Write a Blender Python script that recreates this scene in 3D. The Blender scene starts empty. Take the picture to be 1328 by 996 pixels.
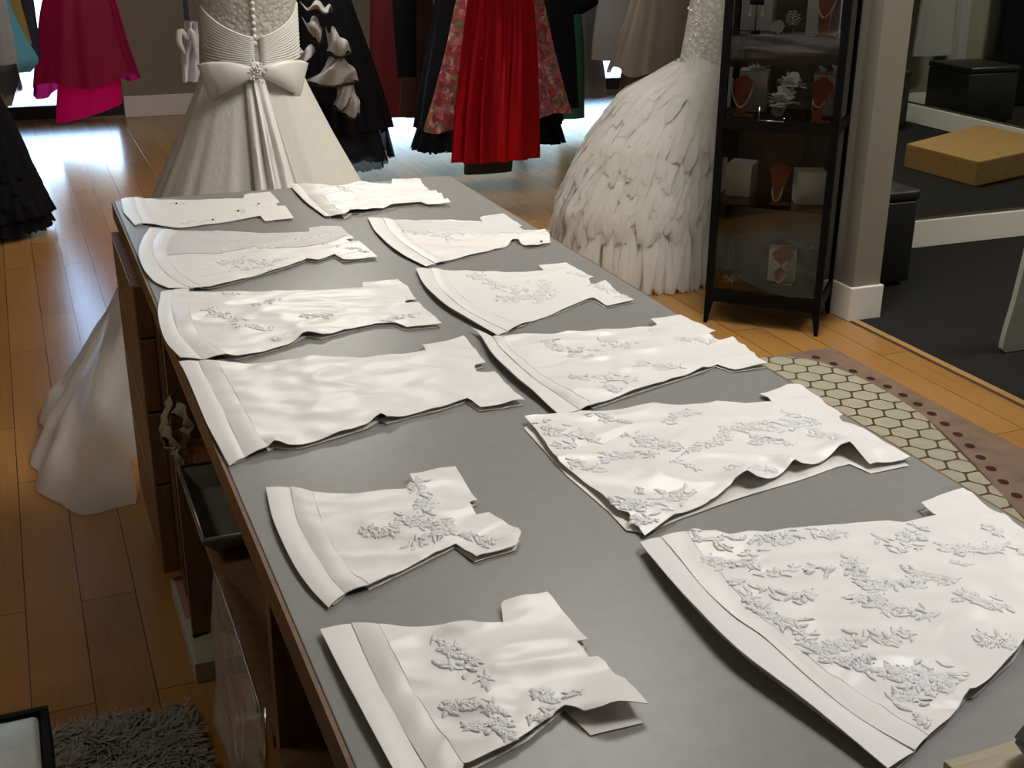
import bpy, bmesh, math, random
from mathutils import Vector, Matrix, noise
from mathutils.geometry import delaunay_2d_cdt
R = random.Random(7)
C = bpy.context.scene.collection
PI = math.pi
# ------------------------------------------------------------------ camera (measured from the photograph)
F, YAW, PITCH, ROLL = 1597.2, .38321, .376826, .00761
CAMZ = 1.70
_f = Vector((math.sin(YAW)*math.cos(PITCH), math.cos(YAW)*math.cos(PITCH), -math.sin(PITCH)))
_r0 = Vector((math.cos(YAW), -math.sin(YAW), 0)); _u0 = _r0.cross(_f)
_r = _r0*math.cos(ROLL)+_u0*math.sin(ROLL); _u = -_r0*math.sin(ROLL)+_u0*math.cos(ROLL)
cd = bpy.data.cameras.new('camera'); cam = bpy.data.objects.new('camera', cd); C.objects.link(cam)
cd.sensor_width = 36; cd.lens = F/1328*36; cd.clip_start = .05; cd.clip_end = 200
m = Matrix.Identity(4)
for i in range(3): m[i][0], m[i][1], m[i][2] = _r[i], _u[i], -_f[i]
m[2][3] = CAMZ
cam.matrix_world = m
bpy.context.scene.camera = cam
def _ray(px, py): return _r*((px-664)/F) - _u*((py-498)/F) + _f
def on_z(px, py, z=0.0):
    d = _ray(px, py); s = (z-CAMZ)/d.z; return Vector((d.x*s, d.y*s, z))
def on_y(px, py, Y):
    d = _ray(px, py); s = Y/d.y; return Vector((d.x*s, Y, CAMZ+d.z*s))
def on_x(px, py, X):
    d = _ray(px, py); s = X/d.x; return Vector((X, d.y*s, CAMZ+d.z*s))
# ------------------------------------------------------------------ materials
class NT:
    def __init__(s, name):
        s.m = bpy.data.materials.new(name); s.m.use_nodes = True; s.t = s.m.node_tree; s.t.nodes.clear()
        s.out = s.n('ShaderNodeOutputMaterial')
    def n(s, ty, **k):
        nd = s.t.nodes.new(ty)
        for a, v in k.items():
            if a.startswith('i_'):
                key = a[2:]; key = int(key) if key.isdigit() else key.replace('_', ' ')
                nd.inputs[key].default_value = v
            else: setattr(nd, a, v)
        return nd
    def l(s, a, b): s.t.links.new(a, b)
def c4(c): return (c[0], c[1], c[2], 1)
def pr(nt, col, rough=.5, metal=0, spec=.5, **kw):
    p = nt.n('ShaderNodeBsdfPrincipled')
    p.inputs['Base Color'].default_value = c4(col); p.inputs['Roughness'].default_value = rough
    p.inputs['Metallic'].default_value = metal; p.inputs['Specular IOR Level'].default_value = spec
    for k, v in kw.items(): p.inputs[k.replace('_', ' ')].default_value = v
    return p
def ramp(nt, fac, stops):
    r = nt.n('ShaderNodeValToRGB'); e = r.color_ramp.elements
    while len(e) < len(stops): e.new(.5)
    for i, (p, c) in enumerate(stops): e[i].position = p; e[i].color = c4(c)
    nt.l(fac, r.inputs[0]); return r
def coords(nt, scale=(1, 1, 1), rot=(0, 0, 0), loc=(0, 0, 0), kind='Object'):
    tc = nt.n('ShaderNodeTexCoord'); mp = nt.n('ShaderNodeMapping')
    mp.inputs['Scale'].default_value = scale; mp.inputs['Rotation'].default_value = rot; mp.inputs['Location'].default_value = loc
    nt.l(tc.outputs[kind], mp.inputs[0]); return mp.outputs[0]
def bump(nt, h, p, strength=.3, dist=.002):
    b = nt.n('ShaderNodeBump'); b.inputs['Strength'].default_value = strength; b.inputs['Distance'].default_value = dist
    nt.l(h, b.inputs['Height']); nt.l(b.outputs[0], p.inputs['Normal']); return b
def mat(name, col, rough=.5, metal=0, spec=.5, var=0, vscale=8, bmp=0, bscale=60, bdist=.002, stretch=(1, 1, 1), trans=0, translu=0, **kw):
    """plain principled with optional mottling, bump, see-through weave and light passing through cloth"""
    nt = NT(name); p = pr(nt, col, rough, metal, spec, **kw); co = None
    if var or bmp: co = coords(nt, stretch)
    if var:
        nz = nt.n('ShaderNodeTexNoise', i_Scale=vscale, i_Detail=4.0); nt.l(co, nz.inputs['Vector'])
        r = ramp(nt, nz.outputs[0], [(.3, [max(0, x*(1-var)) for x in col]), (.7, [min(1, x*(1+var)) for x in col])])
        nt.l(r.outputs[0], p.inputs['Base Color'])
    if bmp:
        nz2 = nt.n('ShaderNodeTexNoise', i_Scale=bscale, i_Detail=5.0); nt.l(co, nz2.inputs['Vector'])
        bump(nt, nz2.outputs[0], p, bmp, bdist)
    sh = p.outputs[0]
    if translu:
        t = nt.n('ShaderNodeBsdfTranslucent'); t.inputs[0].default_value = c4([min(1, x*1.15) for x in col])
        mx = nt.n('ShaderNodeMixShader'); mx.inputs[0].default_value = translu
        nt.l(sh, mx.inputs[1]); nt.l(t.outputs[0], mx.inputs[2]); sh = mx.outputs[0]
    if trans:
        t = nt.n('ShaderNodeBsdfTransparent'); mx = nt.n('ShaderNodeMixShader'); mx.inputs[0].default_value = trans
        nt.l(sh, mx.inputs[1]); nt.l(t.outputs[0], mx.inputs[2]); sh = mx.outputs[0]
    nt.l(sh, nt.out.inputs[0]); return nt.m
def glass_mat(name, tint=(.97, .98, .98), f=.06):
    nt = NT(name); t = nt.n('ShaderNodeBsdfTransparent'); t.inputs[0].default_value = c4(tint)
    g = nt.n('ShaderNodeBsdfGlossy'); g.inputs['Roughness'].default_value = .03
    lw = nt.n('ShaderNodeFresnel', i_IOR=1.45)
    mx = nt.n('ShaderNodeMixShader'); nt.l(lw.outputs[0], mx.inputs[0]); nt.l(t.outputs[0], mx.inputs[1]); nt.l(g.outputs[0], mx.inputs[2])
    nt.l(mx.outputs[0], nt.out.inputs[0]); return nt.m
def wood_floor():
    nt = NT('bamboo_planks'); co = coords(nt, (1, 1, 1), (0, 0, PI/2))
    br = nt.n('ShaderNodeTexBrick', offset=.37, i_Scale=1.0); nt.l(co, br.inputs['Vector'])
    br.inputs['Brick Width'].default_value = 1.25; br.inputs['Row Height'].default_value = .135
    br.inputs['Mortar Size'].default_value = .0016; br.inputs['Mortar Smooth'].default_value = .2
    br.inputs['Color1'].default_value = c4((.30, .30, .30)); br.inputs['Color2'].default_value = c4((.78, .78, .78)); br.inputs['Mortar'].default_value = c4((0, 0, 0))
    g = nt.n('ShaderNodeTexNoise', i_Scale=6.0, i_Detail=5.0); nt.l(coords(nt, (14, .5, 1)), g.inputs['Vector'])
    g2 = nt.n('ShaderNodeTexNoise', i_Scale=2.2, i_Detail=3.0); nt.l(coords(nt, (3, .6, 1)), g2.inputs['Vector'])
    mx = nt.n('ShaderNodeMix', data_type='RGBA'); mx.inputs[0].default_value = .45
    nt.l(br.outputs['Color'], mx.inputs[6]); nt.l(g.outputs[0], mx.inputs[7])
    mx2 = nt.n('ShaderNodeMix', data_type='RGBA'); mx2.inputs[0].default_value = .3
    nt.l(mx.outputs[2], mx2.inputs[6]); nt.l(g2.outputs[0], mx2.inputs[7])
    r = ramp(nt, mx2.outputs[2], [(.12, (.15, .066, .018)), (.42, (.335, .165, .046)), (.75, (.45, .235, .076))])
    dk = nt.n('ShaderNodeMix', data_type='RGBA'); nt.l(br.outputs['Fac'], dk.inputs[0]); nt.l(r.outputs[0], dk.inputs[6]); dk.inputs[7].default_value = c4((.05, .025, .01))
    p = pr(nt, (.3, .16, .06), .21, spec=.36); nt.l(dk.outputs[2], p.inputs['Base Color'])
    inv = nt.n('ShaderNodeMath', operation='SUBTRACT'); inv.inputs[0].default_value = 1; nt.l(br.outputs['Fac'], inv.inputs[1]); bump(nt, inv.outputs[0], p, .3, .001)
    nt.l(p.outputs[0], nt.out.inputs[0]); return nt.m
def wood(name, dark, light, stretch=(2, 18, 18), rough=.45, scale=3):
    nt = NT(name); g = nt.n('ShaderNodeTexNoise', i_Scale=scale, i_Detail=6.0); nt.l(coords(nt, stretch), g.inputs['Vector'])
    r = ramp(nt, g.outputs[0], [(.3, dark), (.7, light)]); p = pr(nt, light, rough); nt.l(r.outputs[0], p.inputs['Base Color'])
    nt.l(p.outputs[0], nt.out.inputs[0]); return nt.m
def pleated(name, col, n=60, rough=.6, trans=0, translu=.2, amt=.25, lace=0, spec=.3, sheen=0):
    """cloth with fine vertical pleats around the object's own axis, optionally a lace/bead relief"""
    nt = NT(name); p = pr(nt, col, rough, spec=spec)
    co = coords(nt, (n*.3, n*.3, .8)); nz = nt.n('ShaderNodeTexNoise', i_Scale=2.0, i_Detail=3.0); nt.l(co, nz.inputs['Vector'])
    h = nz.outputs[0]
    if lace:
        v = nt.n('ShaderNodeTexVoronoi', i_Scale=lace); nt.l(coords(nt), v.inputs['Vector']); h = v.outputs[0]
        r = ramp(nt, v.outputs[0], [(.15, [min(1, x*1.12) for x in col]), (.55, [x*.8 for x in col])]); nt.l(r.outputs[0], p.inputs['Base Color'])
    bump(nt, h, p, amt, .006); sh = p.outputs[0]
    if translu:
        t = nt.n('ShaderNodeBsdfTranslucent'); t.inputs[0].default_value = c4(col)
        mx = nt.n('ShaderNodeMixShader'); mx.inputs[0].default_value = translu; nt.l(sh, mx.inputs[1]); nt.l(t.outputs[0], mx.inputs[2]); sh = mx.outputs[0]
    if trans:
        t = nt.n('ShaderNodeBsdfTransparent'); mx = nt.n('ShaderNodeMixShader'); mx.inputs[0].default_value = trans; nt.l(sh, mx.inputs[1]); nt.l(t.outputs[0], mx.inputs[2]); sh = mx.outputs[0]
    nt.l(sh, nt.out.inputs[0]); return nt.m
def floral_mat():
    nt = NT('floral_print'); v = nt.n('ShaderNodeTexVoronoi', i_Scale=30.0); co = coords(nt)
    w = nt.n('ShaderNodeTexNoise', i_Scale=14.0, i_Detail=3.0); nt.l(co, w.inputs['Vector'])
    ad = nt.n('ShaderNodeMix', data_type='RGBA'); ad.inputs[0].default_value = .12; nt.l(co, ad.inputs[6]); nt.l(w.outputs['Color'], ad.inputs[7]); nt.l(ad.outputs[2], v.inputs['Vector'])
    sx = nt.n('ShaderNodeSeparateColor'); nt.l(v.outputs['Color'], sx.inputs[0])
    r = ramp(nt, sx.outputs[0], [(0, (.36, .05, .07)), (.3, (.50, .16, .17)), (.5, (.55, .33, .27)), (.65, (.20, .19, .08)), (.78, (.48, .10, .15)), (.92, (.30, .14, .24))])
    r.color_ramp.interpolation = 'CONSTANT'
    r2 = ramp(nt, v.outputs['Distance'], [(.1, (1, 1, 1)), (.7, (.55, .45, .42))])
    mx = nt.n('ShaderNodeMix', data_type='RGBA', blend_type='MULTIPLY'); mx.inputs[0].default_value = 1; nt.l(r.outputs[0], mx.inputs[6]); nt.l(r2.outputs[0], mx.inputs[7])
    p = pr(nt, (.5, .2, .2), .6, spec=.3); nt.l(mx.outputs[2], p.inputs['Base Color']); nt.l(p.outputs[0], nt.out.inputs[0]); return nt.m
def sequin_mat():
    nt = NT('red_sequins'); v = nt.n('ShaderNodeTexVoronoi', i_Scale=70.0); nt.l(coords(nt), v.inputs['Vector'])
    p = pr(nt, (.55, .006, .014), .18, .7)
    bump(nt, v.outputs['Color'], p, 1.0, .006); nt.l(p.outputs[0], nt.out.inputs[0]); return nt.m
M = dict(
 satin=mat('white_satin', (.80, .79, .775), .34, spec=.5, bmp=.12, bscale=900, bdist=.0004),
 satin_under=mat('white_satin_lining', (.74, .72, .68), .5),
 hem=mat('white_satin_hem', (.77, .76, .75), .38, spec=.5, bmp=.1, bscale=900, bdist=.0004),
 lace=mat('lace_thread', (.70, .70, .71), .4, spec=.5, bmp=.3, bscale=1200, bdist=.0005),
 overlay=mat('pale_grey_overlay', (.60, .60, .615), .55),
 bead=mat('clear_bead', (.86, .87, .9), .06, 0, 1.0),
 darkbead=mat('dark_bead', (.06, .045, .05), .2),
 pinhead=mat('blue_pin_head', (.03, .12, .2), .3),
 laminate=mat('grey_laminate', (.228, .230, .224), .34, spec=.4, var=.05, vscale=40, bmp=.05, bscale=500, bdist=.0005),
 edge=wood('oak_edge', (.13, .068, .034), (.19, .105, .052)),
 cabinet=wood('brown_cabinet', (.19, .098, .046), (.30, .165, .083), (18, 18, 2), .6),
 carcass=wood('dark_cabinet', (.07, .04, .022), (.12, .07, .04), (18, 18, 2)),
 floor=wood_floor(),
 carpet=mat('charcoal_carpet', (.021, .0207, .0203), .95, spec=.1, var=.35, vscale=260, bmp=.6, bscale=400, bdist=.004),
 wall=mat('taupe_paint', (.27, .245, .198), .7, spec=.3, bmp=.06, bscale=300),
 white=mat('white_paint', (.84, .83, .78), .5, bmp=.04, bscale=200),
 ceiling=mat('ceiling_paint', (.7, .69, .66), .8),
 trimwood=wood('golden_trim', (.36, .19, .06), (.46, .26, .09), (12, 1, 12)),
 seam=mat('dark_seam', (.02, .014, .01), .6),
 winframe=mat('dark_window_frame', (.025, .025, .03), .4),
 glass=glass_mat('clear_glass'), shelfglass=glass_mat('shelf_glass', (.86, .92, .90)), smoked=mat('smoked_back_glass', (.075, .07, .06), .25, trans=.3),
 mirror=mat('mirror_silver', (.80, .83, .80), .0, 1.0),
 black=mat('black_leather', (.012, .012, .013), .45, bmp=.2, bscale=120),
 blackmetal=mat('black_metal', (.003, .003, .0035), .55, 0, .1),
 tan=wood('pale_podium', (.38, .22, .075), (.46, .28, .10), (2, 14, 14)),
 orange=mat('terracotta_leatherette', (.30, .060, .018), .55, bmp=.1, bscale=200),
 grey=mat('grey_riser', (.55, .55, .56), .6), white_box=mat('white_riser', (.76, .74, .69), .5),
 pearl=mat('pearl', (.75, .72, .66), .2, spec=.7), feather=mat('cream_feather', (.66, .62, .54), .8, translu=.3),
 petal=mat('white_petal', (.86, .85, .82), .7, translu=.3), crystal=mat('crystal', (.8, .8, .77), .1, .15, 1.0),
 ivory=pleated('ivory_tulle', (.66, .64, .58), 120, .7, .0, .12, .35), ivory_lace=pleated('ivory_lace', (.60, .57, .50), 60, .6, 0, .1, .7, 70),
 train=mat('sheer_tulle', (.80, .78, .77), .8, trans=.22, translu=.3, bmp=.35, bscale=14, bdist=.008, stretch=(3, 3, .2)),
 sash=mat('ivory_satin_sash', (.72, .70, .66), .33, bmp=.1, bscale=30),
 ruffle=mat('white_ruffle_tulle', (.80, .785, .75), .8, trans=.3, translu=.35, bmp=.5, bscale=50, stretch=(1, 1, .3)),
 merm=pleated('beaded_white', (.60, .585, .54), 60, .5, 0, .05, .8, 45, spec=.6),
 fuchsia=mat('fuchsia_chiffon', (.40, .012, .10), .6, translu=.5), fuchsia2=mat('bright_fuchsia_satin', (.80, .012, .26), .5, translu=.7),
 blue=mat('sky_blue_satin', (.16, .50, .66), .4, translu=.4), yellow=mat('mustard_satin', (.45, .33, .08), .45, translu=.3), navy=mat('navy_cloth', (.012, .018, .045), .6, bmp=.5, bscale=60),
 greylace=mat('pale_grey_cloth', (.36, .35, .36), .7, translu=.2), blacklace=mat('black_lace', (.012, .012, .014), .6, trans=.12, bmp=.7, bscale=90),
 blackcloth=mat('black_cloth', (.006, .006, .008), .8, spec=.12, bmp=.5, bscale=60), blacksheer=mat('black_organza', (.006, .006, .009), .6, spec=.15, trans=.16),
 cream=mat('cream_satin_panel', (.42, .41, .40), .5), darkred=mat('dark_red_satin', (.16, .012, .02), .5, translu=.15), brown=mat('brown_satin', (.06, .022, .014), .5),
 floral=floral_mat(), sequin=sequin_mat(), darkgreen=mat('dark_green_velvet', (.012, .025, .02), .6), green=mat('green_satin', (.05, .20, .11), .4, translu=.3),
 paleln=mat('pale_grey_satin', (.46, .45, .46), .6, translu=.3), taupe=pleated('taupe_tulle', (.30, .255, .21), 90, .7, .05, .15, .4), taupe2=mat('dark_taupe_lining', (.12, .10, .08), .7),
 metal=mat('dull_steel', (.25, .26, .235), .45, .25, var=.3, vscale=14), rim=mat('steel_rim', (.30, .30, .30), .3, .8),
 ragcloth=mat('beige_linen', (.36, .31, .24), .8, bmp=.3, bscale=80), print_red=mat('rust_print', (.20, .06, .035), .7),
 film=None, roll=mat('white_wrapped_roll', (.55, .53, .50), .6, bmp=.2, bscale=20),
 shag=mat('grey_shag', (.34, .34, .31), .95, spec=.1, var=.2, vscale=12),
 satinpad=mat('mottled_grey_satin', (.34, .35, .30), .35, var=.35, vscale=7), rugmauve=mat('mauve_brown_pile', (.20, .135, .10), .95, spec=.1, var=.2, vscale=9, bmp=.4, bscale=300),
 rugcell=mat('beige_pile', (.35, .335, .26), .95, spec=.1, var=.06, vscale=20, bmp=.3, bscale=300), rugline=mat('brown_pile', (.10, .06, .035), .95, spec=.1), rugdot=mat('dark_brown_pile', (.045, .022, .016), .95, spec=.1),
 pink=mat('dusty_pink_card', (.42, .19, .17), .5), sage=mat('sage_card', (.42, .43, .30), .5), paper=mat('pale_card_edge', (.45, .45, .42), .6),
 blackfeather=mat('black_feather', (.008, .008, .009), .6), board=wood('pale_ash', (.28, .235, .155), (.44, .375, .26), (1.5, 40, 40), .4, 2), plastic=mat('black_plastic', (.02, .022, .03), .35),
 panel=mat('pale_grey_board', (.36, .38, .34), .6), pavement=mat('pale_paving', (.6, .6, .6), .9), chrome=mat('chrome', (.6, .6, .6), .15, 1.0),
 ribbon=mat('white_ribbon', (.75, .73, .76), .4, translu=.2), pinkb=mat('pink_bead', (.6, .25, .3), .3))
nt = NT('clear_film'); t_ = nt.n('ShaderNodeBsdfTransparent'); t_.inputs[0].default_value = c4((.9, .9, .9)); p_ = pr(nt, (.5, .48, .45), .18, spec=.8)
nz_ = nt.n('ShaderNodeTexNoise', i_Scale=22.0, i_Detail=4.0); nt.l(coords(nt), nz_.inputs['Vector']); bump(nt, nz_.outputs[0], p_, .8, .01)
mx_ = nt.n('ShaderNodeMixShader'); mx_.inputs[0].default_value = .42; nt.l(t_.outputs[0], mx_.inputs[1]); nt.l(p_.outputs[0], mx_.inputs[2]); nt.l(mx_.outputs[0], nt.out.inputs[0]); M['film'] = nt.m
# ------------------------------------------------------------------ object helpers
def obj(name, bm, m, parent=None, smooth=True, mats=None):
    me = bpy.data.meshes.new(name); bm.to_mesh(me); bm.free()
    for mm in (mats or [m]): me.materials.append(M[mm] if isinstance(mm, str) else mm)
    if smooth: me.polygons.foreach_set('use_smooth', [True]*len(me.polygons))
    o = bpy.data.objects.new(name, me); C.objects.link(o)
    if parent: o.parent = parent; o.matrix_parent_inverse = parent_inv(parent)
    return o
def parent_inv(p):
    mw = Matrix.Identity(4); chain = []
    while p: chain.append(p); p = p.parent
    for q in reversed(chain): mw = mw @ (q.matrix_parent_inverse if q.parent else Matrix.Identity(4)) @ q.matrix_basis
    return mw.inverted()
def thing(name, label, cat, loc=(0, 0, 0), group=None, kind=None):
    o = bpy.data.objects.new(name, None); C.objects.link(o); o.location = loc; o.empty_display_size = .1
    return tag(o, label, cat, group, kind)
def tag(o, label, cat, group=None, kind=None):
    o['label'] = label; o['category'] = cat
    if group: o['group'] = group
    if kind: o['kind'] = kind
    return o
def struct(name, bm, m, label=None, cat=None, smooth=False, mats=None):
    o = obj(name, bm, m, None, smooth, mats); o['kind'] = 'structure'
    if label: o['label'] = label; o['category'] = cat
    return o
def box(bm, x0, x1, y0, y1, z0, z1, bev=0, mi=0):
    vs = [bm.verts.new((x, y, z)) for z in (z0, z1) for y in (y0, y1) for x in (x0, x1)]
    fs = [bm.faces.new([vs[i] for i in q]) for q in ((0, 2, 3, 1), (4, 5, 7, 6), (0, 1, 5, 4), (2, 6, 7, 3), (0, 4, 6, 2), (1, 3, 7, 5))]
    for f in fs: f.material_index = mi
    if bev:
        es = list({e for f in fs for e in f.edges}); r = bmesh.ops.bevel(bm, geom=es, offset=bev, segments=2, affect='EDGES', profile=.5)
        for f in r['faces']: f.material_index = mi
    return vs
def B(*a, **k):
    bm = bmesh.new(); box(bm, *a, **k); return bm
def obox(bm, o, ux, uy, a0, a1, b0, b1, z0, z1, bev=0):
    """box in a turned frame: origin o, horizontal axes ux, uy"""
    n0 = len(bm.verts); vs = box(bm, a0, a1, b0, b1, z0, z1, bev)
    bm.verts.ensure_lookup_table()
    for v in bm.verts[n0:] if not bev else [v for v in bm.verts if v.index < 0 or v.index >= n0]:
        p = o + ux*v.co.x + uy*v.co.y; v.co = Vector((p.x, p.y, v.co.z))
def tube(bm, pts, r, n=8, cap=True):
    pts = [Vector(p) for p in pts]; rs = r if isinstance(r, (list, tuple)) else [r]*len(pts); rings = []
    for i, p in enumerate(pts):
        d = (pts[min(i+1, len(pts)-1)]-pts[max(i-1, 0)]).normalized()
        a = d.orthogonal().normalized() if i == 0 else (rings[-1][1] - d*rings[-1][1].dot(d)).normalized()
        b = d.cross(a); rings.append(([bm.verts.new(p+(a*math.cos(2*PI*k/n)+b*math.sin(2*PI*k/n))*rs[i]) for k in range(n)], a))
    for (A, _), (Bb, _) in zip(rings, rings[1:]):
        for k in range(n): bm.faces.new((A[k], A[(k+1) % n], Bb[(k+1) % n], Bb[k]))
    if cap: bm.faces.new(rings[0][0][::-1]); bm.faces.new(rings[-1][0])
def ball(bm, p, r, sub=1, sc=(1, 1, 1)):
    bmesh.ops.create_icosphere(bm, subdivisions=sub, radius=r, matrix=Matrix.Translation(p) @ Matrix.Diagonal((*sc, 1)))
def grid(bm, rows, closed=False):
    V = [[bm.verts.new(p) for p in r] for r in rows]
    for a, b in zip(V, V[1:]):
        n = len(a)
        for k in range(n if closed else n-1): bm.faces.new((a[k], a[(k+1) % n], b[(k+1) % n], b[k]))
    return V
def cr(pts, n):
    """points resampled evenly along a Catmull-Rom curve"""
    pts = [Vector(p) for p in pts]; out = []
    P = [pts[0]*2-pts[1]] + pts + [pts[-1]*2-pts[-2]]
    for i in range(1, len(P)-2):
        for k in range(8):
            t = k/8; a, b, c, d = P[i-1], P[i], P[i+1], P[i+2]
            out.append(.5*((2*b)+(c-a)*t+(2*a-5*b+4*c-d)*t*t+(3*b-a-3*c+d)*t**3))
    out.append(pts[-1]); return even(out, n)
def even(pl, n):
    L = [0]
    for a, b in zip(pl, pl[1:]): L.append(L[-1]+(b-a).length)
    res, j = [], 0
    for i in range(n):
        s = L[-1]*i/(n-1)
        while j < len(L)-2 and L[j+1] < s: j += 1
        d = L[j+1]-L[j]; res.append(pl[j].lerp(pl[j+1], (s-L[j])/d if d > 0 else 0))
    return res
def solid(o, t, off=-1):
    md = o.modifiers.new('thickness', 'SOLIDIFY'); md.thickness = t; md.offset = off
    es = o.modifiers.new('crisp_edges', 'EDGE_SPLIT'); es.split_angle = math.radians(55); return o
# ------------------------------------------------------------------ room shell
YB, MY, MX, TZ = 10.6, 5.05, 6.85, .90      # back wall, facing mirror, side mirror, table height
struct('floor', B(-3, 3.245, -2.6, YB+.1, -.06, 0), 'floor', 'glossy bamboo plank floor of the bridal shop', 'floor')
struct('floor_fitting_area', B(3.285, MX, -2.6, MY, -.06, .002), 'carpet', 'charcoal carpet of the fitting area on the right', 'carpet')
struct('floor_beyond', B(3.245, MX, MY, YB+.1, -.06, 0), 'floor')
bm = B(3.253, 3.285, -2.6, 4.15, -.05, .006); struct('trim_1', bm, 'trimwood', 'golden wood edge strip along the charcoal carpet', 'trim')
struct('trim_2', B(3.245, 3.253, -2.6, 4.15, -.05, .001), 'seam', 'dark seam line beside the golden wood strip', 'trim')
struct('ceiling', B(-3, MX, -2.6, YB, 3.0, 3.06), 'ceiling')
struct('wall_left', B(-3.1, -3, -2.6, YB, 0, 3), 'wall')
struct('wall_front', B(-3.1, MX+.1, -2.7, -2.6, 0, 3), 'wall')
W2 = .42
bm = bmesh.new()
for x0, x1, z0, z1 in ((-3, MX, 2.55, 3), (-3, -.08, 0, 2.55), (.845, 2.35, 0, 2.55), (2.35, 6.4, W2, 2.55), (6.4, MX, 0, 2.55), (-.08, .845, 0, .02), (2.35, 6.4, 0, .02)): box(bm, x0, x1, YB, YB+.12, z0, z1)
struct('wall_back', bm, 'wall', 'taupe back wall between the bright shop windows', 'wall')
struct('baseboard_back', B(.85, 2.34, YB-.018, YB, 0, .17, .004), 'white', 'white baseboard under the taupe back wall', 'baseboard')
def window(nm, x0, x1, label, zt=2.55):
    w = bmesh.new()
    box(w, x0, x1, YB+.0, YB+.09, 0.02, .125); box(w, x0, x1, YB, YB+.09, zt-.06, zt)
    xs = [x0, x1-.05]+([x0+(x1-x0)/2-.025] if x1-x0 > 2 else [])
    for x in xs: box(w, x, x+.05, YB, YB+.09, .125, zt-.06)
    o = struct(nm, w, 'winframe', label, 'window')
    obj('pane', B(x0+.05, x1-.05, YB+.05, YB+.058, .125, zt-.06), 'glass', o, False)
window('window_1', -.08, .845, 'bright shop window behind the fuchsia dress at left')
window('window_2', 2.35, 6.4, 'bright low shop window behind the black and red dresses', W2)
struct('ground_outside', B(-30, 40, YB+.12, 60, -.2, -.02), 'pavement')
# partition with its end facing the table, facing mirror wall, side mirror wall, closing wall of the fitting nook
struct('wall_partition', B(3.25, 3.39, 4.16, 5.6, 0, 3), 'wall', 'taupe partition end standing beside the black display cabinet', 'wall')
bm = bmesh.new(); box(bm, 3.236, 3.404, 4.145, 4.165, 0, .15, .004); box(bm, 3.236, 3.25, 4.16, 5.6, 0, .15, .004); box(bm, 3.39, 3.404, 4.16, MY, 0, .15, .004)
struct('baseboard_partition', bm, 'white', 'white baseboard wrapped round the taupe partition end', 'baseboard')
struct('wall_mirror_facing', B(3.39, MX+.1, MY, MY+.15, 0, 3), 'wall')
struct('baseboard_facing', B(3.404, MX, MY-.02, MY, 0, .145, .004), 'white', 'white baseboard under the tall facing mirror', 'baseboard')
struct('wall_side', B(MX, MX+.1, -2.6, MY, 0, 3), 'wall'); struct('wall_side_far', B(MX, MX+.1, MY+.15, YB+.12, 0, 3), 'wall')
struct('baseboard_side', B(MX-.02, MX, -2.6, MY-.02, 0, .145, .004), 'white')
mo = obj('mirror', B(3.42, MX-.03, MY-.014, MY-.002, .165, 2.9), 'mirror', None, False); tag(mo, 'tall frameless mirror facing the shop above white baseboard', 'mirror')
ms = obj('mirror', B(MX-.014, MX-.002, 1.35, MY-.03, .165, 2.9), 'mirror', None, False); tag(ms, 'side mirror seen reflected within the tall facing mirror', 'mirror')
struct('wall_nook', B(4.75, MX-.02, 1.2, 1.3, 0, 3), 'wall'); struct('baseboard_nook', B(4.75, MX-.03, 1.3, 1.315, 0, .145, .004), 'white')

# ------------------------------------------------------------------ worktop and the cabinets under it
TX0, TX1, TY0, TY1 = .228, 1.224, .55, 3.56
wt = thing('worktop', 'long grey laminate worktop with brown wood edge, covered in cut-out gowns', 'table', (.726, 2.05, .862))
obj('top', B(TX0+.002, TX1-.002, TY0+.002, TY1-.002, .864, TZ, .0015), 'laminate', wt, False)
bm = bmesh.new(); e = .014
box(bm, TX0-.004, TX0+.0015, TY0-.004, TY1+.004, .852, TZ-.0015); box(bm, TX1-.0015, TX1+.004, TY0-.004, TY1+.004, .852, TZ-.0015)
box(bm, TX0, TX1, TY1-.0015, TY1+.004, .852, TZ-.0015); box(bm, TX0, TX1, TY0-.004, TY0+.0015, .852, TZ-.0015)
obj('edge_strip', bm, 'edge', wt, False)
dc = thing('drawer_cabinet', 'brown four-drawer cabinet under the far end of the grey worktop', 'cabinet', (.7, 3.1, 0))
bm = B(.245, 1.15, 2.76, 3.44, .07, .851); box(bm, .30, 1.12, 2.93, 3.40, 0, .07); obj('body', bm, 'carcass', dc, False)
for z0, z1 in ((.722, .850), (.532, .716), (.338, .526), (.085, .332)):
    d = obj('drawer', B(.205, .2445, 2.875, 3.415, z0, z1, .003), 'cabinet', dc, False)
    obj('handle', B(.2035, .2055, 2.90, 3.39, z1-.012, z1-.006), 'rim', d, False)
su = thing('shelf_unit', 'open brown shelf unit under the near part of the worktop', 'shelves', (.7, 1.6, 0))
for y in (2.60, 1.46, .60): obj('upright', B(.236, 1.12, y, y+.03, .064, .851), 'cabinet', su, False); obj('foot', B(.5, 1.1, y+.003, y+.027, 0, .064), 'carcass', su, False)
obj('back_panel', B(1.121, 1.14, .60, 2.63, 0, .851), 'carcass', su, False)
for y0, y1 in ((1.491, 2.599), (.631, 1.459)):
    obj('shelf', B(.232, 1.12, y0, y1, .545, .567), 'cabinet', su, False)
obj('shelf', B(.30, 1.12, .631, 1.459, .06, .08), 'carcass', su, False)
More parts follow.
